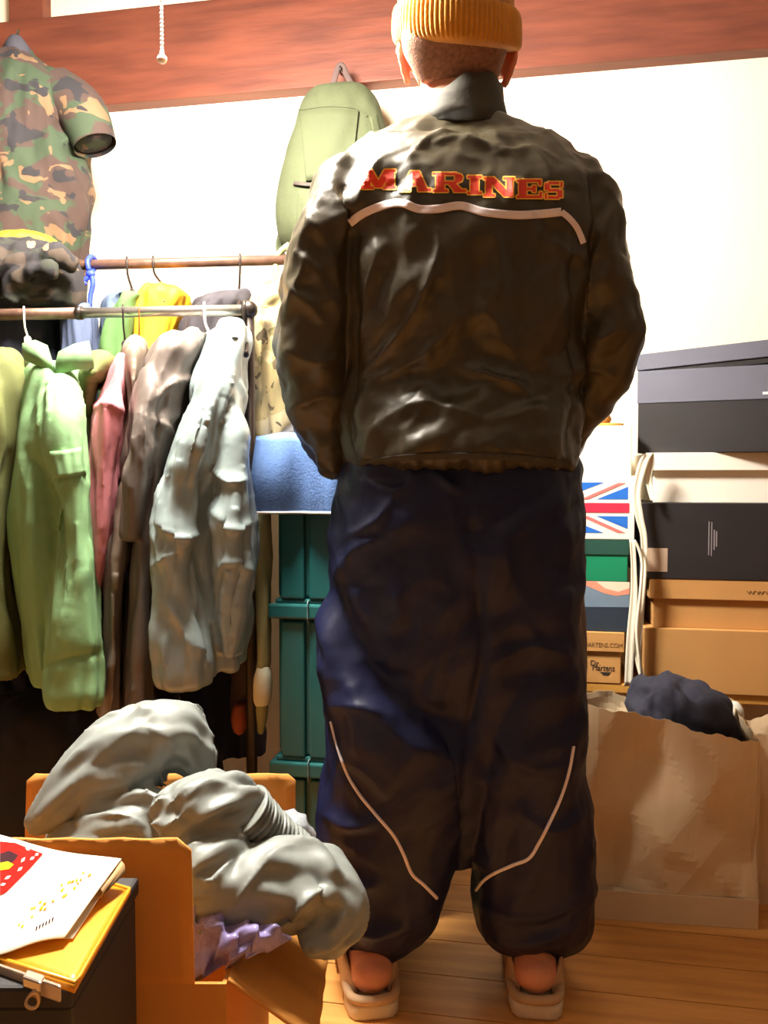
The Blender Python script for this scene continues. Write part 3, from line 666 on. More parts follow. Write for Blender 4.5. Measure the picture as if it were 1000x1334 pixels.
# rear rail first
garment('coat', 'mustard yellow jacket hanging on the rear rail under a black hanger', 'jacket', [[(374, 198, 226, 2.07, 2.17), (384, 182, 243, 2.04, 2.22), (396, 175, 246, 2.03, 2.25), (430, 172, 230, 2.03, 2.25), (470, 173, 222, 2.03, 2.25), (620, 174, 220, 2.03, 2.25), (760, 174, 220, 2.03, 2.25)]], M_MUST, folds(20, .006, 10, .004, 1))
garment('coat', 'slate blue garment on the rear rail left of a green one', 'jacket', [[(381, 160, 178, 2.08, 2.16), (392, 142, 178, 2.10, 2.21), (420, 134, 168, 2.10, 2.25), (600, 132, 166, 2.10, 2.25), (760, 132, 166, 2.10, 2.25)]], M_SLATE, folds(20, .006, 10, .004, 2))
garment('coat', 'leaf green garment on the rear rail beside the mustard jacket', 'jacket', [[(384, 166, 184, 2.03, 2.085), (400, 150, 174, 2.025, 2.085), (440, 136, 168, 2.025, 2.085), (480, 132, 167, 2.025, 2.085), (700, 132, 167, 2.025, 2.085)]], M_LEAF, folds(20, .006, 10, .004, 3))
garment('coat', 'charcoal jacket with sloping shoulder hanging on the rear rail', 'jacket', [[(385, 300, 324, 2.06, 2.18), (392, 264, 326, 2.04, 2.22), (405, 252, 326, 2.03, 2.25), (440, 236, 312, 2.03, 2.25), (600, 230, 300, 2.03, 2.25), (860, 230, 296, 2.03, 2.25)]], M_CHAR, folds(20, .006, 10, .004, 4))
garment('coat', 'midnight blue coat on the rear rail below dark camouflage bundle', 'coat', [[(396, 20, 70, 2.05, 2.19), (410, -10, 72, 2.04, 2.25), (450, -30, 70, 2.04, 2.26), (700, -30, 70, 2.04, 2.26), (900, -30, 70, 2.04, 2.26), (960, -28, 70, 2.05, 2.25)]], M_NAVYC, folds(20, .008, 10, .005, 5))
garment('coat', 'grey blue garment on the rear rail between midnight coat and slate garment', 'jacket', [[(398, 90, 112, 2.06, 2.18), (412, 80, 122, 2.04, 2.24), (450, 80, 124, 2.04, 2.25), (700, 80, 124, 2.04, 2.25), (860, 80, 124, 2.04, 2.25)]], mat('grey_blue_cloth', (76, 86, 114), .8, .08), folds(20, .006, 10, .004, 6))
garment('coat', 'long dark brown coat at the back of the rear rail', 'coat', [[(440, 140, 180, 2.29, 2.33), (480, 110, 225, 2.28, 2.34), (700, 105, 228, 2.28, 2.36), (980, 100, 230, 2.28, 2.36)]], M_DBROWN, folds(20, .006, 10, .004, 7))  # coat added to deepen the shade below the hanging clothes
garment('coat', 'long black coat at the back of the rear rail', 'coat', [[(440, 270, 300, 2.28, 2.33), (480, 240, 340, 2.28, 2.34), (700, 236, 345, 2.28, 2.36), (985, 236, 345, 2.28, 2.36)]], M_NAVYC, folds(20, .006, 10, .004, 8))  # second added coat, darkens the wall area behind the garments
garment('shirt', 'yellow shirt collar arching over the dark camouflage bundle', 'shirt', [[(306, 12, 58, 2.09, 2.17), (313, -6, 70, 2.06, 2.18), (324, -22, 80, 2.06, 2.19), (345, -26, 76, 2.07, 2.19), (380, -26, 70, 2.08, 2.19)]], mat('bright_yellow_cloth', (250, 196, 20), .7, .04), folds(12, .002, 8, .002, 9))
garment('field_jacket', 'dark camouflage jacket bundle with tan edging draped over rear rail', 'jacket', [[(319, 0, 50, 2.03, 2.14), (326, -18, 74, 1.99, 2.16), (338, -26, 94, 1.97, 2.18), (355, -30, 102, 1.96, 2.18), (385, -30, 106, 1.96, 2.18), (400, -30, 106, 1.97, 2.18)],
    ptube([(-20, 372, 1.97, 10), (15, 345, 1.95, 11), (45, 338, 1.95, 11), (75, 332, 1.96, 10), (98, 345, 1.98, 9)]), ptube([(10, 392, 1.96, 10), (16, 365, 1.95, 9), (38, 352, 1.94, 9), (70, 352, 1.95, 9)])], M_CAMOD, folds(20, .006, 14, .010, 10, None, .6))
for pts in ([(72, 344), (80, 328), (92, 322), (103, 332)], [(10, 350), (14, 362), (20, 372)], [(38, 342), (52, 348), (66, 346)]): pass
# blue cord knotted round the rear rail
bc = rail_pt(118, YR, pR); t = thing('blue_rope', 'bright blue plastic rope knotted around the rear rail', 'rope', bc - Z * .1)
P = lambda a, b, y=-.022: at(a, b, bc.y + y)
mk('loop', *tube([P(116, 352), P(114, 340), P(120, 334, 0), P(125, 342, .02), P(122, 352, .0), P(117, 356)], .0062, 10, 4), M_BLUEP, t)
mk('knot', *ellipsoid(P(118, 357), (.012, .010, .010)), M_BLUEP, t)
mk('tail', *tube([P(118, 356), P(112, 364), P(104, 367), P(103, 372), P(112, 368)], .0062, 10, 4), M_BLUEP, t)
mk('tail', *tube([P(119, 357), P(121, 370), P(118, 385), P(117, 399)], [.007, .0065, .006, .006], 10, 4), M_BLUEP, t)

# front rail
garment('field_jacket', 'dark olive jacket, partly out of view beside the light green jacket', 'jacket', [[(462, -30, 14, 1.74, 1.9), (478, -45, 24, 1.68, 1.95), (520, -50, 29, 1.64, 1.98), (620, -55, 15, 1.62, 1.98), (740, -55, 12, 1.62, 1.98), (866, -55, 32, 1.63, 1.98)]], M_GOLIVE, folds(24, .009, 10, .007, 11))
o, gt = garment('field_jacket', 'light green cotton jacket with open collar and flapped sleeve pocket', 'jacket', [
    [(478, 46, 100, 1.70, 1.90), (492, 38, 106, 1.65, 1.95), (540, 29, 103, 1.62, 2.0), (600, 22, 98, 1.61, 2.02), (700, 17, 96, 1.61, 2.02), (800, 30, 96, 1.61, 2.02), (866, 42, 92, 1.62, 2.0), (872, 48, 90, 1.63, 2.0)],
    [(484, 68, 98, 1.68, 1.74), (504, 63, 101, 1.625, 1.73), (540, 58, 106, 1.58, 1.70), (600, 60, 112, 1.565, 1.69), (700, 74, 118, 1.565, 1.69), (800, 68, 126, 1.56, 1.69), (870, 62, 130, 1.565, 1.69), (900, 60, 131, 1.565, 1.68), (919, 64, 130, 1.575, 1.67)]],
    M_GREEN, both(folds(18, .003, 7, .004, 12, [([(40, 590), (62, 640), (82, 710), (84, 790)], -.022, 7), ([(60, 868), (90, 858), (128, 850)], -.010, 5), ([(45, 560), (40, 700), (55, 830)], .010, 9)]), facets(.0030, 9, 11, (1, 1, .4))))
mk('pocket_flap', *strip_on(gt, [(66, 606), (88, 604), (109, 600)], 36, .005, thick=.006, across=6), M_GREEN, o)
def wing(rows):                               # folded collar leaf: grid of pixels with depth
    return sheet([[at(*p) for p in r] for r in rows], .008, (0, 1, .2))
for rows in ([[(29, 447, 1.664), (44, 443, 1.662), (60, 450, 1.664)], [(28, 458, 1.660), (46, 460, 1.654), (66, 470, 1.652)], [(33, 470, 1.664), (52, 478, 1.658), (72, 487, 1.650)]],
             [[(76, 458, 1.664), (96, 448, 1.662), (114, 444, 1.668)], [(72, 472, 1.652), (96, 462, 1.650), (118, 460, 1.662)], [(73, 488, 1.650), (98, 482, 1.654), (122, 480, 1.672)]]):
    mk('collar', *wing(rows), M_GREEN, o)
garment('shirt', 'olive shirt with open collar squeezed behind the pink garment', 'shirt', [[(460, 126, 142, 1.76, 1.88), (474, 114, 147, 1.70, 1.92), (498, 108, 134, 1.66, 1.95), (520, 109, 120, 1.70, 1.97), (700, 106, 111, 1.72, 1.98), (880, 108, 112, 1.74, 1.98)]], M_GOLIVE, folds(22, .006, 12, .006, 13))
o, gt = garment('cardigan', 'dusty pink garment hanging between olive shirt and grey brown jacket', 'cardigan', [[(470, 153, 165, 1.72, 1.9), (490, 146, 166, 1.66, 1.94), (520, 134, 163, 1.62, 1.97), (545, 121, 160, 1.60, 1.98), (600, 116, 155, 1.60, 1.98), (680, 115, 146, 1.60, 1.98), (735, 116, 136, 1.62, 1.97), (765, 118, 130, 1.66, 1.95)]], M_PINK, folds(24, .005, 10, .004, 14, [([(120, 533), (138, 526), (158, 536)], .008, 4)]))
garment('jacket', 'thin grey brown jacket hanging right of the pink garment', 'jacket', [[(447, 172, 183, 1.76, 1.9), (470, 164, 187, 1.69, 1.95), (540, 165, 176, 1.66, 1.98), (640, 155, 170, 1.64, 1.99), (760, 139, 158, 1.63, 1.99), (915, 134, 154, 1.64, 1.99)]], M_TAUPE2, folds(28, .010, 12, .006, 15))
garment('jacket', 'taupe nylon jacket with creased sleeve between grey brown and silver jackets', 'jacket', [[(438, 238, 274, 1.74, 1.9), (452, 210, 268, 1.68, 1.94), (475, 194, 254, 1.64, 1.96), (520, 184, 242, 1.62, 1.98), (580, 182, 226, 1.62, 1.98), (700, 174, 202, 1.62, 1.98), (850, 164, 194, 1.62, 1.98), (916, 162, 194, 1.63, 1.98)],
    [(468, 196, 216, 1.68, 1.74), (494, 184, 212, 1.625, 1.71), (535, 172, 204, 1.585, 1.69), (600, 166, 196, 1.575, 1.68), (640, 162, 188, 1.58, 1.68), (700, 160, 182, 1.60, 1.68)]], M_TAUPE, both(folds(22, .004, 10, .006, 16, [([(200, 520), (225, 500), (250, 490)], .012, 5), ([(200, 600), (196, 640), (190, 700)], -.015, 5), ([(200, 545), (220, 560), (235, 590)], .012, 5)]), facets(.0055, 13, 10, (1, 1, .5))))
o, gt = garment('jacket', 'shiny silver grey satin jacket with wrinkled sleeves hanging at the rail end', 'jacket', [[(428, 286, 318, 1.72, 1.88), (446, 272, 324, 1.67, 1.93), (480, 264, 318, 1.63, 1.97), (540, 252, 314, 1.61, 1.98), (600, 238, 318, 1.60, 1.98), (680, 230, 322, 1.60, 1.98), (780, 232, 322, 1.60, 1.98), (850, 246, 318, 1.61, 1.97)],
    [(462, 276, 304, 1.66, 1.74), (490, 266, 302, 1.61, 1.70), (540, 246, 290, 1.57, 1.68), (600, 222, 276, 1.555, 1.67), (660, 204, 262, 1.55, 1.67), (750, 200, 262, 1.55, 1.67), (830, 194, 276, 1.55, 1.67), (870, 202, 280, 1.555, 1.66), (887, 210, 277, 1.565, 1.65)],
    [(500, 288, 314, 1.65, 1.72), (560, 284, 318, 1.60, 1.69), (640, 284, 326, 1.565, 1.68), (720, 284, 332, 1.56, 1.68), (800, 282, 326, 1.57, 1.68), (850, 286, 312, 1.58, 1.67)]], M_SILVER,
    both(folds(18, .004, 8, .005, 17, [([(268, 600), (262, 680), (250, 760), (262, 830)], -.020, 6), ([(205, 680), (235, 700), (262, 690)], .014, 6), ([(280, 610), (300, 630), (318, 625)], .014, 5), ([(285, 660), (305, 690), (325, 680)], .014, 6), ([(200, 740), (225, 720), (250, 700)], .012, 6), ([(290, 740), (310, 730), (325, 750)], .012, 6), ([(285, 600), (280, 640), (290, 700)], .012, 5), ([(215, 780), (240, 820), (270, 870)], .012, 8), ([(270, 480), (258, 560), (235, 640)], .012, 8)]), facets(.0065, 13, 9, (1, 1, .6))))
mk('collar', *loft([(422, 284, 318, 1.70, 1.86), (434, 280, 322, 1.69, 1.88), (452, 284, 320, 1.66, 1.9)]), M_SILVER, o)
garment('coat', 'dark brown coat peeking out behind the silver satin jacket', 'coat', [[(600, 312, 330, 1.9, 1.97), (700, 306, 334, 1.86, 1.99), (800, 306, 333, 1.86, 2.0), (900, 304, 331, 1.86, 2.0), (948, 302, 327, 1.87, 1.99)]], M_DBROWN, folds(22, .006, 12, .006, 18))
garment('cloth', 'rusty orange cloth tip below the dark brown coat', 'cloth', [[(915, 306, 322, 1.84, 1.9), (935, 301, 323, 1.83, 1.9), (948, 304, 320, 1.84, 1.89), (956, 309, 315, 1.85, 1.88)]], mat('rust_cloth', (150, 74, 40), .8, .1), folds(20, .003, 12, .003, 19))
garment('field_jacket', 'pale tan camouflage jacket hanging between silver jacket and the person', 'jacket', [[(368, 352, 384, 1.98, 2.12), (384, 336, 400, 1.93, 2.16), (410, 326, 412, 1.89, 2.2), (450, 316, 416, 1.87, 2.22), (520, 309, 410, 1.86, 2.22), (570, 312, 400, 1.86, 2.2), (600, 318, 385, 1.88, 2.18), (612, 324, 360, 1.9, 2.15)],
    [(420, 318, 350, 1.85, 1.96), (500, 308, 350, 1.83, 1.95), (570, 312, 352, 1.83, 1.95), (606, 318, 348, 1.84, 1.94)], ptube([(385, 372, 1.93, 7), (360, 385, 1.9, 8), (342, 400, 1.9, 9), (330, 425, 1.89, 12)])], M_CAMOP, both(folds(20, .008, 14, .009, 20, [([(352, 430), (352, 500), (358, 570)], -.016, 5)]), facets(.007, 14, 12, (1, 1, .5))))
garment('strap', 'pale green webbing strap looped over the end of the rear rail', 'strap', [ptube([(377, 318, 2.08, 4), (364, 330, 2.085, 4), (359, 345, 2.09, 4), (362, 362, 2.09, 5), (372, 378, 2.10, 5)], 10), ptube([(379, 320, 2.08, 4), (372, 326, 2.085, 4)], 10)], mat('webbing_green', (132, 138, 96), .9, .1), folds(20, .0005, 12, .0005, 20), voxel=.003, smooth=2)
o, gt = garment('trousers', 'khaki cotton trousers with pale cuff hanging beside the teal crates', 'trousers', [[(580, 334, 350, 1.88, 1.93), (612, 333, 350, 1.83, 1.88), (660, 331, 351, 1.795, 1.85), (760, 332, 351, 1.79, 1.845), (840, 333, 350, 1.79, 1.845), (870, 331, 350, 1.79, 1.845)]], M_KHAKI, folds(30, .006, 12, .004, 21), voxel=.005)
mk('cuff', *loft([(866, 333, 351, 1.79, 1.845), (880, 328, 354, 1.78, 1.85), (905, 327, 354, 1.78, 1.85), (916, 328, 351, 1.79, 1.845)]), mat('pale_cuff', (222, 220, 190), .7, .06), o)
mk('lining', *loft([(912, 329, 350, 1.79, 1.845), (935, 329, 348, 1.795, 1.84), (955, 336, 343, 1.81, 1.83)]), M_KHAKI, o)

# camouflage shirt on the beam, backpack on the post
o, gt = garment('camouflage_shirt', 'woodland camouflage shirt with short sleeve hanging from the beam', 'shirt', [[(62, 8, 34, 2.28, 2.36), (78, 0, 52, 2.25, 2.38), (100, -18, 82, 2.22, 2.40), (130, -34, 104, 2.20, 2.42), (165, -40, 110, 2.20, 2.42), (205, -40, 108, 2.20, 2.42), (235, -36, 114, 2.20, 2.43), (265, -34, 113, 2.20, 2.43), (320, -34, 106, 2.20, 2.43), (390, -34, 104, 2.21, 2.43)]], M_CAMOW, folds(14, .010, 9, .008, 22), voxel=.007)
a, b, c = at(72, 120, 2.29), at(106, 146, 2.28), at(124, 190, 2.27)
sl = [tube([a, b, c], [.066, .066, .056], 28, 5, cap=False), tube([a, b, c + (b - c) * .1], [.060, .060, .048], 28, 5, cap=True)]
mk('sleeve', *join(*sl), M_CAMOW, o)
mk('collar', *loft([(54, 12, 30, 2.26, 2.34), (66, 6, 38, 2.245, 2.36), (80, 6, 42, 2.24, 2.36)]), mat('dark_collar', (52, 50, 58), .9, .1), o)
hk = at(22, 50, 2.36); t = thing('wall_hook', 'dark metal hook on the beam holding the camouflage shirt', 'hook', hk)
mk('hook', *tube([at(24, 40, 2.44), at(23, 44, 2.38), at(22, 52, 2.34), at(22, 46, 2.32)], .004, 8, 4), M_DARKM, t)

BP = 2.32
bk = [[(113, 428, 468, 2.38, 2.44), (124, 404, 482, 2.34, 2.45), (145, 390, 492, 2.31, 2.45), (180, 382, 502, 2.29, 2.46), (240, 366, 508, 2.27, 2.46), (280, 361, 510, 2.265, 2.46), (312, 366, 506, 2.28, 2.46), (330, 384, 496, 2.32, 2.45), (338, 400, 480, 2.36, 2.44)]]
M_BAG = mat('sage_canvas', (70, 76, 50), .85, .08, 8, .1, 120)
g = [loft(bk[0], rayal=False, n=2.8)]; me = fuse(g, .006, 4); displace(me, folds(14, .004, 9, .004, 23)); kt = bvh(me)
bag = thing('backpack', 'sage green canvas backpack hanging by its loop from the wooden post', 'backpack', at(435, 338, 2.4))
bb = link_mesh('body', me, M_BAG, bag)
mk('lid_panel', *join(strip_on(kt, [(392, 190), (430, 187), (462, 190)], 92, .010, thick=.012, across=10)), M_BAG, bag)
mk('front_pocket', *strip_on(kt, [(386, 282), (420, 284), (470, 284)], 74, .022, thick=.026, across=10), M_BAG, bag)
mk('top_seam', *tube_on(kt, [(390, 143), (430, 138), (466, 142), (478, 152)], .003), M_BAG, bag)
mk('side_panel', *strip_on(kt, [(486, 150), (494, 190), (500, 240)], 10, .004, thick=.006), M_BAG, bag)
mk('zip', *strip_on(kt, [(382, 238), (400, 240), (425, 240)], 5, .012, thick=.012), mat('dark_zip', (60, 52, 44), .7), bag)
mk('hanging_loop', *tube([at(432, 116, 2.38), at(437, 98, 2.38), at(441, 87, 2.382), at(446, 86, 2.382), at(451, 97, 2.38), at(462, 118, 2.38)], .0085, 10, 5, flat=.5), mat('loop_web', (84, 66, 62), .9), bag)
mk('shoulder_strap', *tube([at(368, 300, 2.40), at(364, 322, 2.42), at(372, 340, 2.42), at(390, 345, 2.42)], .012, 10, 5, flat=.4), M_BAG, bag)
t = thing('wall_hook', 'small dark nail hook on the post holding the backpack', 'hook', at(443, 92, 2.44))
mk('hook', *tube([at(443, 95, 2.475), at(443, 94, 2.40), at(443, 93, 2.372), at(443, 86, 2.368)], .003, 8, 4), M_DARKM, t)

# ------------------------------------------------------------------ teal storage crates
def crate(zb, h, label, w=.362, dep=.33):
    p = at(351, 1200, 1.78); u = U; n_ = N; o = Vector((p.x, p.y, zb))
    t = thing('storage_crate', label, 'crate', o + u * w / 2 + n_ * dep / 2)
    lh = .042; g = [boxg(o + u * .018 + n_ * .02, u * (w - .036), n_ * (dep - .04), Z * (h - lh + .003))]
    body = mk('body', *g[0], M_TEAL, t, smooth=False, bevel=.008)
    for a, ww in ((.026, .052), (.088, .060), (.214, .060), (.284, .052)):
        mk('rib', *boxg(o + u * a + n_ * .009, u * ww, n_ * .014, Z * (h - lh - .006)), M_TEAL, body, smooth=False, bevel=.004)
    for a in (.05, .22):
        mk('rib', *boxg(o + u * .008 + n_ * a, u * .014, n_ * .11, Z * (h - lh - .006)), M_TEAL, body, smooth=False, bevel=.004)
    lid = mk('lid', *join(boxg(o + Z * (h - lh), u * w, n_ * dep, Z * (lh - .010)), boxg(o + u * .012 + n_ * .012 + Z * (h - .012), u * (w - .024), n_ * (dep - .024), Z * .012)), M_TEAL, t, smooth=False, bevel=.005)
    mk('latch', *join(boxg(o + u * (w / 2 - .045) + Z * (h - .075) - n_ * .006, u * .09, n_ * .012, Z * .055)), M_TEAL, lid, smooth=False, bevel=.004)
    q = o + u * .088 + Z * (h - .004) - n_ * .002
    mk('tie_wire', *tube([q + n_ * .02, q, q - Z * .02, q - Z * .04, q - Z * .05 + n_ * .012], .0014, 6, 3), mat('grey_wire', (120, 140, 140), .4), lid)
zt1 = at(400, 983, 1.795).z; zt2 = at(400, 779, 1.795).z; dz = zt2 - zt1
crate(0, zt1, 'teal plastic storage crate at the bottom of the stack')
crate(zt1, dz, 'teal plastic storage crate in the middle of the stack')
crate(zt2, dz, 'teal plastic storage crate at the top, under the denim')
M_DENIM = mat('denim', (98, 132, 190), .9, .30, 9, .15, 220)
zt3 = zt2 + dz; P = []
p0 = at(351, 1200, 1.78); p0.z = 0
for i in range(33):
    s = i / 32; row = []
    for j in range(25):
        a = -.014 + .372 * j / 24; wv = .011 * math.sin(j * .55 + 1.2 * s) * sst(.3, .8, np.array(s)) + .004 * math.sin(j * 1.7 + 1)
        if s < .42: q = p0 + U * a + N * (.36 - .36 * s / .42 - .02 * (s / .42)) + Z * (zt3 + .006 + .004 * math.sin(j * .7 + i * .4))
        else:
            k = (s - .42) / .58; q = p0 + U * (a - .012 * k * (1 - 2 * j / 24)) - N * (.022 + wv + .01 * math.sin(k * 3)) + Z * (zt3 + .006 - k * (zt3 - at(390, 671, 1.775).z))
        row.append(q)
    P.append(row)
dn = mk('folded_jeans', *sheet(P, .007, N * .4 + Z * .4), M_DENIM); tag(dn, 'light blue denim with pale raw hem draped over the top crate', 'jeans')
mk('hem', *tube([Vector(q) - N * .001 for q in P[-1]], .0030, 8, 1), mat('hem_thread', (226, 220, 214), .8), dn)
o, gt = garment('bag_strap', 'black strap bundle lying on the denim behind the jacket sleeve', 'strap', [ptube([(352, 592, 1.86, 10), (375, 572, 1.86, 14), (400, 560, 1.87, 14), (425, 566, 1.88, 12)])], M_BLACK, folds(20, .003, 20, .004, 30))

# black filler bags added to keep the space under the rails dark
for (xa, xb, ya, yb, Y0, Y1, lab, s) in ((-40, 150, 905, 1120, 1.72, 1.98, 'black fabric bag on the floor under the midnight coat', 31), (160, 294, 955, 1130, 1.74, 1.98, 'black fabric bag on the floor under the silver jacket', 32)):  # both bags are added fillers that darken the floor space
    rows = [(ya, xa + 40, xb - 40, Y0 + .08, Y1 - .08), (ya + 15, xa + 15, xb - 15, Y0 + .03, Y1 - .02), (ya + 80, xa, xb, Y0, Y1), (yb, xa, xb, Y0, Y1)]
    zz0 = at(100, yb, (Y0 + Y1) / 2).z
    rows.append((620 + .925 * F / ((Y0 + Y1) / 2) , xa + 5, xb - 5, Y0, Y1))
    garment('filler_bag', lab, 'bag', [rows], mat('black_fabric', (24, 22, 28), .9, .2, 8), folds(10, .008, 8, .008, s), voxel=.009)

# ------------------------------------------------------------------ benches and shoe boxes on the right
SY = 2.13
def lp(px, py, Y0=SY, t=T): return on_plane(px, py, Y0, t)
zbt = lp(790, 890).z; zbb = lp(790, 903).z
def bench(xa, xb, legs, label, zt, zb_, Y0):
    a, b = lp(xa, 895, Y0), lp(xb, 895, Y0); w = (b - a).length; o = Vector((a.x, a.y, 0))
    t = thing('low_bench', label, 'bench', o + U * w / 2 + N * .15)
    mk('board', *boxg(o + Z * zb_, U * w, N * .30, Z * (zt - zb_)), M_WOOD, t, smooth=False, bevel=.003)
    for l in legs:
        q = lp(l, 895, Y0); d = (q - a).length
        for dn_ in (.01, .26):
            mk('leg', *boxg(o + U * d + N * dn_, U * .024, N * .03, Z * (zb_ + .002)), M_WOOD, t, smooth=False, bevel=.002)
bench(640, 823, (660, 783), 'narrow pine bench carrying the stack with the flag box', zbt, zbb, SY)
bench(836, 1100, (956, 1080), 'pine bench carrying the long brown and black boxes', zbt - .012, zbb - .012, SY - .005)

def carton(name, label, xa, xb, yt, yb, m, lid=0, lidm=None, dep=.28, Y0=SY, t=T, lid_over=.005, z0=None, roll=0, gap=0, cat='box'):
    a, b = lp(xa, yb, Y0, t), lp(xb, yb, Y0, t); th = math.atan(t); u = Vector((math.cos(th), -math.sin(th), 0)); n_ = Vector((math.sin(th), math.cos(th), 0))
    w = (b - a).length; zb_ = a.z if z0 is None else z0; zt_ = lp(xa, yt, Y0, t).z; h = zt_ - zb_
    if roll: u = (u + Z * roll).normalized()
    up = n_.cross(u) * -1 if n_.cross(u).z < 0 else n_.cross(u)
    o = Vector((a.x, a.y, zb_)); th_ = thing(name, label, cat, o + u * w / 2 + n_ * dep / 2)
    lh = 0
    if lid:
        lh = lp(xa, yt, Y0, t).z - lp(xa, lid, Y0, t).z
        mk('lid', *boxg(o - u * lid_over - n_ * lid_over + up * (h - lh), u * (w + 2 * lid_over), n_ * (dep + 2 * lid_over), up * lh), lidm or m, th_, smooth=False, bevel=.0015)
    mk('body', *boxg(o, u * w, n_ * dep, up * (h - (lh * .3 if lid else 0))), m, th_, smooth=False, bevel=.0015)
    return th_, o, u, up, n_, w, h, zt_
def patch(name, th_, o, u, up, n_, pts, m, off=.0006):
    """flat print: polygon in (u, z) metres on a box front"""
    V = [o + u * a + up * b - n_ * off for a, b in pts]; k = len(V)
    V += [v + n_ * off * .6 for v in V[:k]]
    Fc = [tuple(range(k)), tuple(range(2 * k - 1, k - 1, -1))] + [(j, (j + 1) % k, k + (j + 1) % k, k + j) for j in range(k)]
    return mk(name, V, Fc, m, th_, smooth=False)
def pxu(px, py, o, u, up, Y0, t=T):
    q = lp(px, py, Y0, t) - o; return q.dot(u), q.dot(up)
# left stack
zc = zbt
r = carton('shoe_box', 'tan cardboard shoe box with black script logo on the pine bench', 690, 808, 820, 890, M_BROWN, 845, None, .28, SY - .002, z0=zc, lid_over=.007); th_, o, u, up, n_, w, h, zc = r
a0, b0 = pxu(750, 841, o, u, up, SY); a1, b1 = pxu(810, 834, o, u, up, SY)
M_INK = mat('brown_ink', (120, 84, 44), .8, .1); M_INKB = mat('black_ink', (44, 36, 30), .8, .1)
text_part('lid_print', 'DRMARTENS.COM', .011, o + u * a0 + up * b0 - n_ * .0076, u, up, M_INK, th_, width=a1 - a0)
a0, b0 = pxu(769, 873, o, u, up, SY)
text_part('logo_print', 'Dr.', .013, o + u * a0 + up * (b0 + .012) - n_ * .0006, u, up, M_INKB, th_)
text_part('logo_print', 'Martens', .015, o + u * (a0 + .004) + up * b0 - n_ * .0006, u, (up + u * .08), M_INKB, th_, width=.052)
patch('logo_print', th_, o, u, up, n_, [(a0 + .022, b0 - .003), (a0 + .048, b0 - .003), (a0 + .042, b0 - .011), (a0 + .030, b0 - .011)], M_INKB)
M_DKB = mat('slate_box_card', (36, 48, 62), .6, .1)
r = carton('shoe_box', 'dark slate shoe box with pale blue band and coral swoosh', 676, 819, 755, 820, M_DKB, 0, None, .28, SY, z0=zc); th_, o, u, up, n_, w, h, zc = r
patch('printed_band', th_, o, u, up, n_, [(0, h * .46), (w, h * .50), (w, h), (0, h)], mat('band_blue', (112, 132, 152), .6), .0006)
patch('printed_swoosh', th_, o, u, up, n_, [(w * .50, h), (w * .62, h * .90), (w * .78, h * .76), (w * .88, h * .72), (w, h * .76), (w, h)], mat('swoosh_coral', (238, 150, 124), .6), .0010)
patch('printed_swoosh', th_, o, u, up, n_, [(w * .70, h), (w * .78, h * .86), (w * .90, h * .80), (w, h * .88), (w, h)], mat('swoosh_peach', (250, 214, 190), .6), .0014)
r = carton('shoe_box', 'emerald green shoe box with dark green lid below the flag box', 674, 817, 701, 755, mat('emerald_card', (10, 128, 88), .5, .06), 721, mat('pine_green_card', (24, 70, 58), .6, .1), .28, SY, z0=zc, lid_over=.003); th_, o, u, up, n_, w, h, zc = r
r = carton('shoe_box', 'white shoe box printed with a union flag', 652, 826, 620, 699, M_CREAM, 0, None, .28, SY - .004, z0=zc); th_, o, u, up, n_, w, h, zc = r
fw, fh = w - .026, h - .026
M_FB = mat('flag_blue', (30, 108, 206), .6, .05); M_FR = mat('flag_red', (226, 40, 72), .6, .05); M_FR2 = mat('flag_red_pale', (238, 120, 116), .6, .05)
def flag(name, pts, m, off): patch(name, th_, o, u, up, n_, [(.013 + a * fw, .013 + b * fh) for a, b in pts], m, off)
for sx in (0, 1):
    for sy in (0, 1):
        f = lambda a, b: ((a if sx else 1 - a), (b if sy else 1 - b))
        flag('flag_field', [f(.58, 1), f(.58, .80), f(.82, 1)] if False else [f(.60, .98), f(.80, .98), f(.60, .80)], M_FB, .0006)
        flag('flag_field', [f(.99, .66), f(.74, .66), f(.99, .90)], M_FB, .0006)
        e = (.0, .0) if (sx == sy) else (.0, .0)
        flag('flag_stripe', [f(.61, .66), f(.67, .66), f(.97, .97), f(.91, .97)], M_FR2, .0010)
flag('flag_stripe', [(0, .41), (1, .41), (1, .59), (0, .59)], M_FR, .0012)
flag('flag_stripe', [(.46, 0), (.54, 0), (.54, 1), (.46, 1)], M_FR, .0014)
r = carton('shoe_box', 'plain cream box on top of the flag box', 660, 822, 556, 620, M_CREAM, 0, None, .28, SY - .002, z0=zc); th_, o, u, up, n_, w, h, zc = r
a = lp(784, 552); b = lp(818, 552)
t = thing('trinket_dish', 'small brown wooden trinket on a flat dish on the cream box', 'trinket', Vector((a.x, a.y + .06, zc)))
q = Vector(((a.x + b.x) / 2, a.y + .05, zc))
mk('dish', *rings([[q + Vector((rx * math.cos(k * .2618), rx * math.sin(k * .2618), z)) for k in range(24)] for rx, z in ((.030, .0), (.036, .006), (.034, .008), (.01, .006))]), M_WOOD, t)
mk('trinket_body', *rings([[q + Vector((-.012 + rx * math.cos(k * .2618), rx * math.sin(k * .2618), z)) for k in range(24)] for rx, z in ((.012, .006), (.018, .018), (.014, .028), (.009, .034), (.012, .042), (.004, .050))]), mat('trinket_brown', (170, 122, 60), .5, .15), t)
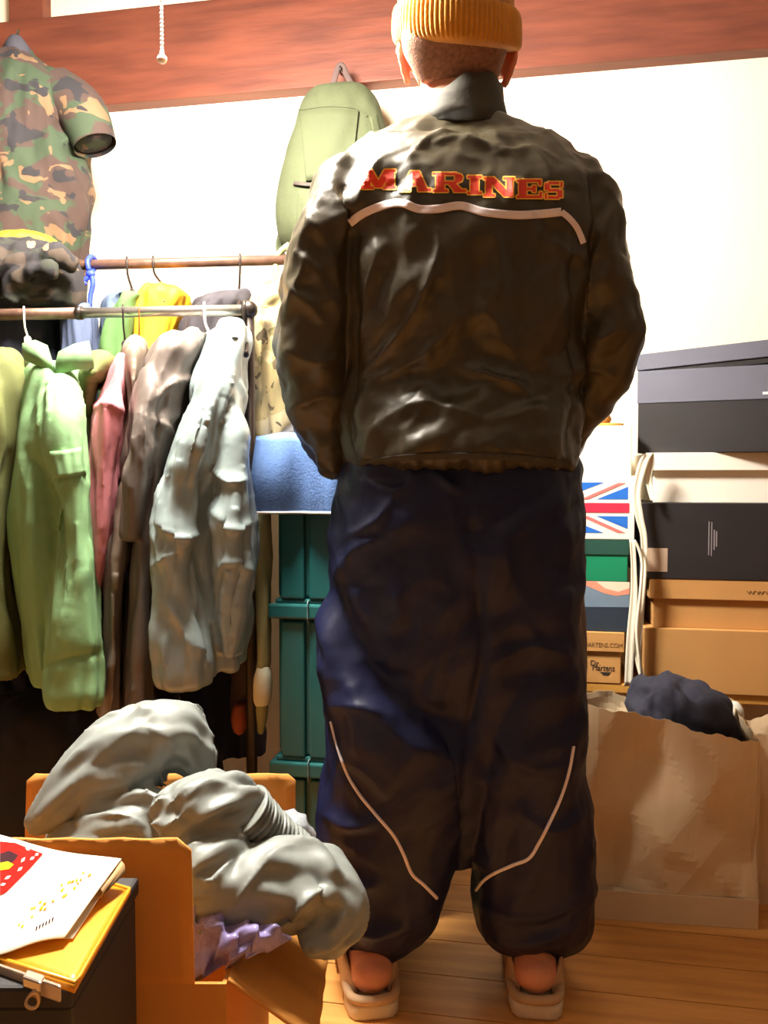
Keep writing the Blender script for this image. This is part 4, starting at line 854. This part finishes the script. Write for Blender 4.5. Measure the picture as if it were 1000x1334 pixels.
# right stack
zc = zbt - .012
r = carton('shoe_box', 'long plain brown box at the bottom of the right stack', 838, 1080, 818, 897, M_BROWN, 0, None, .27, SY - .012, z0=zc); zc = r[7]
r = carton('shoe_box', 'brown lidded box under the black boot box', 850, 1080, 753, 818, M_BROWN, 779, None, .27, SY + .008, z0=zc, lid_over=.010); th_, o, u, up, n_, w, h, zc = r
a0, b0 = pxu(970, 773, o, u, up, SY + .01)
text_part('lid_print', 'www.', .008, o + u * a0 + up * b0 - n_ * .0107, u, up, M_INK, th_, width=.065)
r = carton('boot_box', 'black boot box with tan sticker and fine vertical print', 833, 1080, 655, 753, M_BLACK, 0, None, .28, SY - .004, z0=zc); th_, o, u, up, n_, w, h, zc = r
a0, b0 = pxu(838, 744, o, u, up, SY); a1, b1 = pxu(869, 714, o, u, up, SY)
patch('sticker', th_, o, u, up, n_, [(a0, b0), (a1, b0), (a1, b1), (a0, b1)], mat('sticker_tan', (190, 164, 140), .7), .0008)
for k, (x0, y0, y1) in enumerate(((921.5, 679, 723), (925, 680, 724), (928.5, 690, 716), (931.5, 692, 712))):
    a0, b0 = pxu(x0, y1, o, u, up, SY); a1, b1 = pxu(x0 + 2, y0, o, u, up, SY)
    patch('printed_line', th_, o, u, up, n_, [(a0, b0), (a1, b0), (a1, b1), (a0, b1)], mat('print_grey', (142, 134, 138), .7), .0008)
r = carton('shoe_box', 'cream lidded box between black boot box and grey lidded box', 851, 1080, 590, 655, M_CREAM, 613, None, .27, SY + .02, z0=zc, lid_over=.014); zc = r[7]
T2 = .50
def Yfor(px, py, zz, t):                     # plane offset so that this pixel lies at this height
    d = ray(px, py); k = (zz - CAMZ) / d.z; q = Vector((d.x * k, d.y * k, zz)); return q.y + t * q.x
YT = lp(830, 590).y + T2 * lp(830, 590).x + .06
r = carton('shoe_box', 'black shoe box with dark grey lid under the tilted grey box', 830, 1045, 484, 590, M_BLACK, 526, M_GREY, .24, YT, T2, .002, z0=zc); th_, o, u, up, n_, w, h, zc = r
a0, b0 = pxu(993, 514, o, u, up, YT, T2)
patch('small_label', th_, o, u, up, n_, [(a0, b0), (a0 + .03, b0), (a0 + .03, b0 + .006), (a0, b0 + .006)], mat('label_white', (220, 220, 226), .6), .003)
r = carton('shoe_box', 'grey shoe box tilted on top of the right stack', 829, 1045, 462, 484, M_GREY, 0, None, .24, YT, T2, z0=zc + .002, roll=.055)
mk('gap_slab', *boxg(r[1] + r[2] * .03 - Z * .0135 + r[4] * .004, r[2] * (r[5] - .04), r[4] * .22, Z * .014), M_BLACK, r[0], smooth=False)  # thin black slab added as the shade in the gap under the tilted box
# white ribbons hanging between the stacks
def ribbon(name, pts, wpx, label=None, parent=None):
    P = catmull(pts, 6); G = []
    for i in range(len(P)):
        x, y, dd, wd = P[i]; c = lp(x, y, SY - .03 + dd); e = U * (wd / F * 2.05 / 2)
        G.append([c - e - N * .004, c - e * .4, c + e * .4, c + e - N * .004])
    return sheet(G, .0022, N)
M_RIB = mat('ribbon_white', (244, 236, 214), .8, .05)
t = thing('cotton_ribbon', 'long white cotton ribbon hanging between the two box stacks', 'ribbon', lp(836, 890, SY - .03))
mk('band', *ribbon('', [(846, 590, 0, 9), (838, 602, 0, 12), (829, 640, 0, 10), (832, 672, 0, 10), (838, 700, 0, 8), (838, 740, 0, 8), (834, 800, -.005, 8), (830, 850, -.01, 8), (836, 884, -.01, 6)], 0), M_RIB, t)
mk('loop_end', *ribbon('', [(846, 590, .0, 9), (847, 604, .004, 9), (844, 622, .006, 8), (847, 640, .004, 7), (849, 652, .0, 4)], 0), M_RIB, t)
t = thing('cotton_ribbon', 'shorter white ribbon beside the slate and tan shoe boxes', 'ribbon', lp(822, 890, SY - .03))
mk('band', *ribbon('', [(823, 703, -.006, 7), (825, 740, -.006, 7), (825, 780, -.008, 9), (821, 830, -.012, 10), (818, 894, -.012, 10)], 0), M_RIB, t)
mk('cord', *tube([lp(x, y, SY - .045) for x, y in ((826, 704), (832, 716), (836, 735), (834, 770), (829, 820), (832, 860), (834, 886))], .0035, 8, 5), M_RIB, t)

# ------------------------------------------------------------------ kraft paper bag with dark clothes
t = thing('paper_bag', 'large crumpled kraft paper bag standing open on the floor', 'bag', at(870, 1215, 1.8) * Vector((1, 1, 0)) if False else Vector((at(870, 1215, 1.8).x, 1.8, 0)))
bl = Vector((at(757, 1207, 1.743).x, 1.743, 0)); br = Vector((at(986, 1223, 1.697).x, 1.697, 0))
bu = (br - bl).normalized(); bn = Vector((-bu.y, bu.x, 0)); bw = (br - bl).length; bd = .20
def top_h(s):                                 # height of the front rim along its width
    return float(np.interp(s, [0, .05, .12, .4, .7, 1], [.447, .452, .448, .428, .404, .388]))
_cd = [(RNG.normal(size=3), 1.5 + 4 * RNG.rand(), RNG.rand() * 9) for k in range(9)]
def crum(q, amp=.020):
    """sharp straight paper folds: triangle waves in random directions, bent by slow noise"""
    p = np.array(q); w = float(noise(np.array([p[0] * 4]), np.array([p[1] * 4]), np.array([p[2] * 4]))[0]); h = 0
    for d, f, ph in _cd:
        d = d / np.linalg.norm(d); x = p.dot(d) * f + ph + w * .35; h += (abs(2 * (x - math.floor(x + .5))) - .5) / f * 2.2
    return amp * h
def wall_grid(A, B, hf, nrm, m=36, k=30, flare=0):
    G = []
    for i in range(k + 1):
        row = []
        for j in range(m + 1):
            s = j / m; z = hf(s) * i / k; q = A + (B - A) * s + Z * z
            e = min(1, i / 4) * (.25 + .75 * min(1, min(j, m - j) / 3)); row.append(q + nrm * (crum(q) * e + flare * (i / k) ** 2) + Z * ((.003 * math.sin(j * .7 + 1) + .002 * math.sin(j * 1.9)) * (i / k)))
        G.append(row)
    return G
cr = [bl, br, br + bn * bd, bl + bn * bd]
def side(name, A, B, hf, nrm, flare=0):
    return mk(name, *sheet(wall_grid(A, B, hf, nrm, flare=flare), .0012, nrm * -1), M_KRAFT, t, smooth=False)
side('front_panel', cr[0], cr[1], top_h, bn * -1)
side('side_panel', cr[1], cr[2], lambda s: top_h(1) + .03 * s, bu)
side('back_panel', cr[2], cr[3], lambda s: .42 + .012 * math.sin(9 * s), bn)
side('side_panel', cr[3], cr[0], lambda s: .42 + .027 * s, bu * -1)
mk('bottom_panel', *boxg(bl + Z * .001, bu * bw, bn * bd, Z * .002), M_KRAFT, t, smooth=False)
mk('base_fold', *sheet([[bl + bu * (bw * j / 30) + Z * z - bn * (.003 + max(0, crum(bl + bu * (bw * j / 30) + Z * z) * (z / .06) * .25)) for j in range(31)] for z in (.001, .02, .04, .062)], .0012, bn * -1), M_KRAFT, t, smooth=False)
for q in range(1): pass
garment('dark_clothes', 'dark navy crumpled clothes sticking out of the paper bag', 'clothes', [[(888, 848, 892, 1.84, 1.90), (895, 836, 925, 1.80, 1.92), (912, 828, 945, 1.77, 1.92), (935, 824, 955, 1.76, 1.90), (975, 822, 956, 1.76, 1.90), (1040, 815, 960, 1.77, 1.89), (1120, 815, 955, 1.77, 1.89)]], mat('dark_fleece', (40, 40, 54), .9, .2, 9, .1, 60), both(folds(14, .006, 12, .010, 33, None, .8, .7, .2), facets(.012, 18, 13)), voxel=.006, smooth=2)
garment('white_cloth', 'scrap of white cloth beside the dark clothes in the paper bag', 'cloth', [[(915, 944, 958, 1.885, 1.905), (925, 930, 964, 1.88, 1.912), (950, 950, 966, 1.882, 1.912), (1000, 950, 968, 1.885, 1.912)]], mat('white_cotton', (226, 222, 210), .8, .05), folds(20, .003, 14, .003, 34), voxel=.004)
pb2 = [at(958, 948, 1.93), at(975, 962, 1.92), at(1010, 960, 1.9), at(1060, 958, 1.9)]
t = thing('paper_bag', 'second kraft paper bag, mostly out of view, right of the crumpled one', 'bag', Vector((pb2[2].x + .05, 1.98, 0)))
A = Vector((.80, 1.80, 0)); B = Vector((1.10, 1.75, 0)); nn = Vector((-(B - A).y, (B - A).x, 0)).normalized()
hh = lambda s: at(985, 960, 1.8).z + .008 * math.sin(12 * s)
mk('front_panel', *sheet(wall_grid(A, B, hh, nn * -1), .0012, nn), M_KRAFT, t, smooth=False)
mk('side_panel', *sheet(wall_grid(A + nn * .18, A, hh, (A - B).normalized()), .0012, nn), M_KRAFT, t, smooth=False)
mk('back_panel', *sheet(wall_grid(B + nn * .18, A + nn * .18, hh, nn), .0012, nn * -1), M_KRAFT, t, smooth=False)
mk('side_panel', *sheet(wall_grid(B, B + nn * .18, hh, (B - A).normalized()), .0012, nn), M_KRAFT, t, smooth=False)

# ------------------------------------------------------------------ open cardboard box with the grey jacket
BT = .335; bx0, bx1, by0, by1 = -.63, -.185, .965, 1.32
t = thing('cardboard_box', 'open cardboard box with raised flaps, grey jacket stuffed inside', 'box', ((bx0 + bx1) / 2, (by0 + by1) / 2, 0))
th = .005
for nm, g in (('front_wall', boxg((bx0, by0, 0), (bx1 - bx0, 0, 0), (0, th, 0), (0, 0, BT))), ('back_wall', boxg((bx0, by1 - th, 0), (bx1 - bx0, 0, 0), (0, th, 0), (0, 0, BT))),
              ('side_wall', boxg((bx0, by0 + th, 0), (th, 0, 0), (0, by1 - by0 - 2 * th, 0), (0, 0, BT))), ('side_wall', boxg((bx1 - th, by0 + th, 0), (th, 0, 0), (0, by1 - by0 - 2 * th, 0), (0, 0, BT))),
              ('bottom', boxg((bx0 + th, by0 + th, .001), (bx1 - bx0 - 2 * th, 0, 0), (0, by1 - by0 - 2 * th, 0), (0, 0, th)))):
    mk(nm, *g, M_CARD, t, smooth=False)
def flap(hinge_a, hinge_b, outv, r=.02, bend=0, m=24, k=12, nrm=(0, 1, 0)):
    a, b, outv, nrm = Vector(hinge_a), Vector(hinge_b), Vector(outv), Vector(nrm); G = []; L = (b - a).length
    for i in range(k + 1):
        s = i / k; e = r * (1 - math.sqrt(max(0, 1 - max(0, (s * outv.length - (outv.length - r)) / r) ** 2))); row = []
        for j in range(m + 1):
            q = j / m; row.append(a + (b - a).normalized() * (e + (L - 2 * e) * q) + outv * s + nrm * (bend * math.sin(q * math.pi) * s + .002 * math.sin(q * 40) * s))
        G.append(row)
    return sheet(G, .0045, nrm)
fa = at(250, 1097, by0 - .012); fz = fa.z
mk('front_flap', *flap((bx0, by0, BT), (fa.x - .002, by0, BT), (0, -.012, fz - BT + .003), .016), M_CARD, t)
fb = at(385, 1008, by1 + .01)
mk('back_flap', *flap((at(32, 1000, by1).x, by1 - .002, BT), (fb.x, by1 - .002, BT), (0, .014, fb.z - BT), .012, nrm=(0, -1, 0)), M_CARD, t)
mk('side_flap', *flap((bx1, by0 + .005, BT), (bx1, by1 - .03, BT), (.105, 0, -.078), .008, nrm=(.5, 0, .8)), M_CARD, t)
mk('side_flap', *flap((bx0, by0 + .005, BT), (bx0, by1 - .005, BT), (-.10, 0, .06), .008, nrm=(-.4, 0, .8)), M_CARD, t)

M_SATG = mat('grey_satin', (132, 138, 134), .5, .06, 8, .03, 40, spec=.6, crease=.12, cscale=4)
gp = [ptube([(40, 1078, 1.11, 10), (92, 1034, 1.13, 34), (140, 993, 1.16, 50), (190, 972, 1.19, 55), (228, 966, 1.20, 50), (254, 990, 1.20, 28), (262, 1020, 1.20, 16), (240, 1070, 1.18, 24)], pleat=.020, nf=5, ph=.2),
      ptube([(110, 1090, 1.10, 26), (180, 1066, 1.12, 38), (240, 1090, 1.12, 36)], pleat=.022, nf=6, ph=1.1),
      ptube([(205, 1082, 1.07, 26), (238, 1062, 1.08, 44), (280, 1050, 1.10, 42), (315, 1058, 1.12, 36), (338, 1078, 1.13, 30)], pleat=.020, nf=7, ph=2.3),
      ptube([(225, 1150, 1.04, 40), (270, 1130, 1.06, 50), (310, 1130, 1.08, 44)], pleat=.022, nf=6, ph=3.2),
      ptube([(250, 1180, 1.04, 34), (310, 1160, 1.06, 50), (365, 1148, 1.08, 55), (410, 1158, 1.09, 54), (434, 1184, 1.08, 42), (428, 1212, 1.06, 30), (396, 1226, 1.05, 16)], pleat=.020, nf=5, ph=4.0),
      loft([(1050, 90, 250, 1.08, 1.25), (1090, 60, 300, 1.04, 1.28), (1150, 60, 310, 1.02, 1.28), (1230, 60, 300, 1.02, 1.28)])]
o, gt = garment('satin_jacket', 'grey satin jacket bundled in the open cardboard box', 'jacket', gp, M_SATG,
    both(folds(5, .002, 5, .003, 41, [([(60, 1060), (140, 975), (210, 930)], .006, 12), ([(215, 1010), (230, 1060), (260, 1075)], -.008, 12), ([(330, 1225), (380, 1190), (410, 1165), (440, 1175)], .014, 7), ([(300, 1180), (340, 1130), (380, 1105)], .010, 8), ([(250, 1140), (275, 1150), (300, 1120)], .010, 5), ([(90, 1075), (150, 1050), (200, 1040)], -.010, 10), ([(70, 1080), (140, 1062), (190, 1075)], .010, 6), ([(230, 1050), (270, 1020), (310, 1030)], .008, 8), ([(250, 1090), (290, 1080), (330, 1100)], -.010, 9), ([(180, 950), (215, 960), (240, 990)], .008, 8)], .8, .25, .06), facets(.0055, 9, 8)), voxel=.0042, smooth=3)
ga = [at(x, y, Y) for x, y, Y in ((318, 1055, 1.11), (340, 1075, 1.12), (365, 1092, 1.13), (392, 1108, 1.14))]
V, Fc = tube(ga, [.045, .040, .034, .028], 40, 14, flat=.8)
V = [Vector(v) for v in V]
nr = len(V) // 40
for i in range(nr):
    c = sum(V[i * 40:(i + 1) * 40], Vector()) / 40; f = 1 + .10 * math.sin(i * 1.9)
    for j in range(40): V[i * 40 + j] = c + (V[i * 40 + j] - c) * f
mk('elastic_waistband', V, Fc, M_SATG, o)
# plastic bags
M_LAV = plastic_film('lavender_film', (176, 164, 222), .38); M_CLR = plastic_film('clear_film', (214, 222, 232), .55)
def film(name, label, pieces, m, s, lam):
    me = fuse(pieces, .0045, 1); displace(me, folds(20, .003, 16, .012, s, None, .9, .8, .3)); o = link_mesh(name, me, m); tag(o, label, 'plastic bag')
def film_sheet(name, label, c, m, seed, amp, Y):
    G = []
    for i in range(29):
        a = i / 28; row = []
        for j in range(37):
            b = j / 36; x = (c[0][0] * (1 - b) + c[1][0] * b) * (1 - a) + (c[3][0] * (1 - b) + c[2][0] * b) * a; y = (c[0][1] * (1 - b) + c[1][1] * b) * (1 - a) + (c[3][1] * (1 - b) + c[2][1] * b) * a
            bulge = math.sin(math.pi * a) * math.sin(math.pi * b); row.append(at(x, y, Y - .03 * bulge + .02 * (1 - a)))
        G.append(row)
    v = np.array([p for r in G for p in r]); d = facets(amp, 18, seed, warp=.5)(v, v); d2 = facets(amp * .6, 34, seed + 1, warp=.5)(v, v)
    for k, (e, e2) in enumerate(zip(d, d2)): G[k // 37][k % 37] = Vector(v[k]) + Vector((e2, -e, e * .6 + e2))
    o = mk(name, *sheet(G, .0006, (0, 1, 0)), m); tag(o, label, 'plastic bag'); return o
film_sheet('plastic_bag', 'crumpled lavender plastic bag lying on the box flap under the sleeve', [(246, 1190), (338, 1186), (376, 1228), (246, 1276)], M_LAV, 51, .020, 1.0)
film('plastic_bag', 'clear plastic wrapper beside the elastic waistband', [ptube([(355, 1075, 1.20, 8), (380, 1082, 1.20, 18), (398, 1098, 1.20, 14)], 14)], M_CLR, 52, 0)

# ------------------------------------------------------------------ dark chest with papers and zip pouch
ZC = .485
t = thing('storage_chest', 'black low storage chest under the yellow zip pouch', 'chest', (-.52, .81, 0))
mk('body', *boxg((-.78, .725, .03), (.505, 0, 0), (0, .195, 0), (0, 0, ZC - .05)), M_BLACK, t, smooth=False, bevel=.006)
mk('lid', *boxg((-.785, .720, ZC - .022), (.512, 0, 0), (0, .205, 0), (0, 0, .020)), M_BLACK, t, smooth=False, bevel=.004)
for a in (-.76, -.30):
    for b in (.74, .90): mk('foot', *boxg((a - .012, b - .012, 0), (.024, 0, 0), (0, .024, 0), (0, 0, .034)), M_BLACK, t, smooth=False)
def flat_at(px, py, z):
    d = ray(px, py); k = (z - CAMZ) / d.z; return Vector((d.x * k, d.y * k, z))
M_POUCH = mat('amber_vinyl', (232, 156, 30), .35, .05, 6, spec=.6)
zp = ZC + .004
ca, cb, cc_, = flat_at(170, 1156, zp), flat_at(97, 1284, zp), flat_at(-60, 1230, zp); cd = cc_ + (ca - cb)
G = [[(cb + (cc_ - cb) * (i / 16)) * (1 - j / 12) + (ca + (cd - ca) * (i / 16)) * (j / 12) + Z * (.004 * math.sin(math.pi * j / 12) * math.sin(math.pi * i / 16)) for j in range(13)] for i in range(17)]
yd0 = (ca - cb).normalized()
t = thing('zip_pouch', 'amber yellow vinyl zip pouch with silver zipper on the chest', 'pouch', (ca + cb + cc_ + cd) / 4)
mk('pouch_body', *sheet(G, .007, (0, 0, -1)), M_POUCH, t)
mk('piping', *tube([cd, ca - yd0 * .004, ca - yd0 * .012, cb + yd0 * .012, cb + yd0 * .004, cc_], .0024, 8, 1), M_POUCH, t)
zd = (cc_ - cb).normalized(); yd = (ca - cb).normalized()
za, zb2 = cb + zd * .012 - yd * .006 - Z * .004, cc_ - yd * .006 - Z * .004
mk('zipper', *boxg(za + Z * .006, zb2 - za, yd * -.004, Z * -.015), mat('zip_tape', (206, 186, 166), .4, .1, 60, metal=.4), t, smooth=False, bevel=.0018)
sl = za + zd * .030 + Z * .002
mk('zip_slider', *boxg(sl - zd * .010 - Z * .004 - yd * .010, zd * .022, yd * .012, Z * .010), mat('zip_metal', (212, 200, 186), .3, .05, metal=.8), t, smooth=False, bevel=.002)
hz = at(48, 1288, sl.y - .012); lo_ = at(38, 1316, sl.y - .014); sd = (Vector((1, 0, .25))).normalized()
G = []
ax = (lo_ - hz); M_PULL = mat('pull_metal', (196, 170, 140), .35, .05, metal=.7)
sd = Vector((ax.z, 0, -ax.x)).normalized()
ring_o = []; ring_i = []
for k in range(24):
    b = 2 * math.pi * k / 24; ty = .5 - .5 * math.cos(b); wd = (.0035 + .005 * ty) * math.sin(b)
    ring_o.append(hz + ax * ty + sd * wd); ring_i.append(hz + ax * (.62 + .22 * -math.cos(b)) + sd * (.0042 * math.sin(b)))
V = ring_o + ring_i + [v + Vector((0, .0025, 0)) for v in ring_o + ring_i]; Fc = []
for k in range(24):
    q = (k + 1) % 24; Fc += [(k, q, 24 + q, 24 + k), (48 + q, 48 + k, 72 + k, 72 + q), (k, 48 + k, 48 + q, q), (24 + k, 24 + q, 72 + q, 72 + k)]
mk('zip_pull', V, Fc, M_PULL, t)
# printed paper packet folded over itself
zq = zp + .010
A, B, Cc, D = at(-60, 1080, .93), at(158, 1120, .895), flat_at(84, 1222, zq), flat_at(-60, 1250, zq)
M_PAP = mat('packet_paper', (246, 238, 220), .8, .02, spec=.2)
G = []
for i in range(15):
    a = i / 14; row = []
    for j in range(21):
        b = j / 20; row.append((A + (B - A) * b) * (1 - a) + (D + (Cc - D) * b) * a + Z * (.004 * math.sin(b * 7 + a * 2) * (1 - b * .5)))
    G.append(row)
pk = thing('paper_packet', 'white printed paper packet with red corner lying on the pouch', 'packet', (A + B + Cc + D) / 4)
top = mk('top_sheet', *sheet(G, .0010, (0, 0, -1)), M_PAP, pk)
e1, e2 = at(161, 1136, .885), at(142, 1150, .88)
G2 = [[B + Vector((-.001, 0, 0)), B + Vector((.004, -.002, -.004)), e1 + Vector((.002, 0, 0)), e2 + Vector((-.01, 0, -.001))],
      [B * .6 + Cc * .4, B * .6 + Cc * .4 + Vector((.002, 0, -.004)), B * .6 + Cc * .4 + Vector((.001, -.002, -.008)), B * .6 + Cc * .4 + Vector((-.012, 0, -.009))]]
mk('folded_edge', *sheet(G2, .0008, (0, 0, -1)), mat('packet_inside', (206, 170, 120), .6, .05), pk)
A2, B2, C2, D2 = flat_at(20, 1130, zq - .005), flat_at(140, 1152, zq - .005), flat_at(95, 1222, zq - .005), flat_at(25, 1222, zq - .005)
t2 = mk('paper_sheet', *sheet([[A2, B2], [D2, C2]], .0008, (0, 0, -1)), M_PAP); tag(t2, 'plain white sheet of paper under the printed packet', 'paper')
def on_pk(px, py, lift=.0012):
    bt = on_pk.t; d = ray(px, py); h = bt.ray_cast(Vector((0, 0, CAMZ)), d.normalized())[0]
    return (h - d.normalized() * lift) if h else None
mv = [Vector(v.co) + root_loc(pk) for v in top.data.vertices]; on_pk.t = BVHTree.FromPolygons(mv, [tuple(p.vertices) for p in top.data.polygons])
def pprint(name, pts, m, lift):
    q = [on_pk(a, b, lift + .0006) for a, b in pts]
    if any(p is None for p in q): return
    k = len(q); c = sum(q, Vector()) / k; mk(name, q + [c], [(i, (i + 1) % k, k) for i in range(k)], m, pk, smooth=False)
M_PR = mat('print_red', (190, 34, 28), .95, .1, 40, spec=.05); M_PY = mat('print_yellow', (240, 200, 40), .95, .05, spec=.05); M_PO = mat('print_orange', (226, 140, 40), .95, .05, spec=.05); M_PD = mat('print_dark', (60, 36, 42), .95, spec=.05)
pprint('red_print', [(0, 1096), (20, 1098), (40, 1106), (56, 1112), (40, 1130), (24, 1146), (8, 1162), (0, 1166)], M_PR, .0012)
pprint('dark_print', [(0, 1112), (12, 1108), (24, 1114), (18, 1122), (8, 1128), (0, 1128)], M_PD, .0018)
pprint('yellow_print', [(0, 1124), (10, 1122), (18, 1126), (12, 1132), (0, 1134)], M_PY, .0022)
for k, (x, y, a, L) in enumerate(((30, 1120, -.9, 9), (42, 1118, -.6, 8), (26, 1132, -.7, 9), (10, 1143, -.5, 10), (4, 1152, -.3, 8), (36, 1106, .5, 7), (48, 1113, -.5, 6))):
    c, s_ = math.cos(a), math.sin(a)
    pprint('leaf_print', [(x + c * L * .5, y + s_ * L * .5), (x - s_ * 2, y + c * 2), (x - c * L * .5, y - s_ * L * .5), (x + s_ * 2, y - c * 2)], M_PAP, .0022)
for k in range(26):
    x = 22 + RNG.rand() * 95; y = 1205 - (x - 22) * .75 + RNG.rand() * 18 - 9; L = 3 + RNG.rand() * 6; c, s_ = .78, -.62
    pprint('yellow_print', [(x + c * L * .5, y + s_ * L * .5), (x - s_ * 1.4, y + c * 1.4), (x - c * L * .5, y - s_ * L * .5), (x + s_ * 1.4, y - c * 1.4)], M_PY if k % 3 else M_PO, .0014)
for k in range(6):
    x = 46 + k * 4.2; y = 1212 - k * 2.3
    pprint('small_print', [(x, y), (x + 2.2, y - 1.2), (x + 3.2, y - 6), (x + 1, y - 5)], M_PD, .0014)

# ------------------------------------------------------------------ sets of like things
for pre, grp in (('clothes_hanger', 'hangers on the clothes rails'), ('shoe_box', 'shoe boxes stacked on the benches'), ('storage_crate', 'stacked teal crates'), ('coat', 'clothes hanging on the rear rail'),
                 ('cotton_ribbon', 'white ribbons between the box stacks'), ('low_bench', 'pine benches under the boxes'), ('filler_bag', 'black filler bags under the rails'), ('paper_bag', 'kraft paper bags'), ('clothes_rail', 'clothes rails')):
    for o in S.objects:
        if o.parent is None and o.name.split('.')[0] == pre: o['group'] = grp
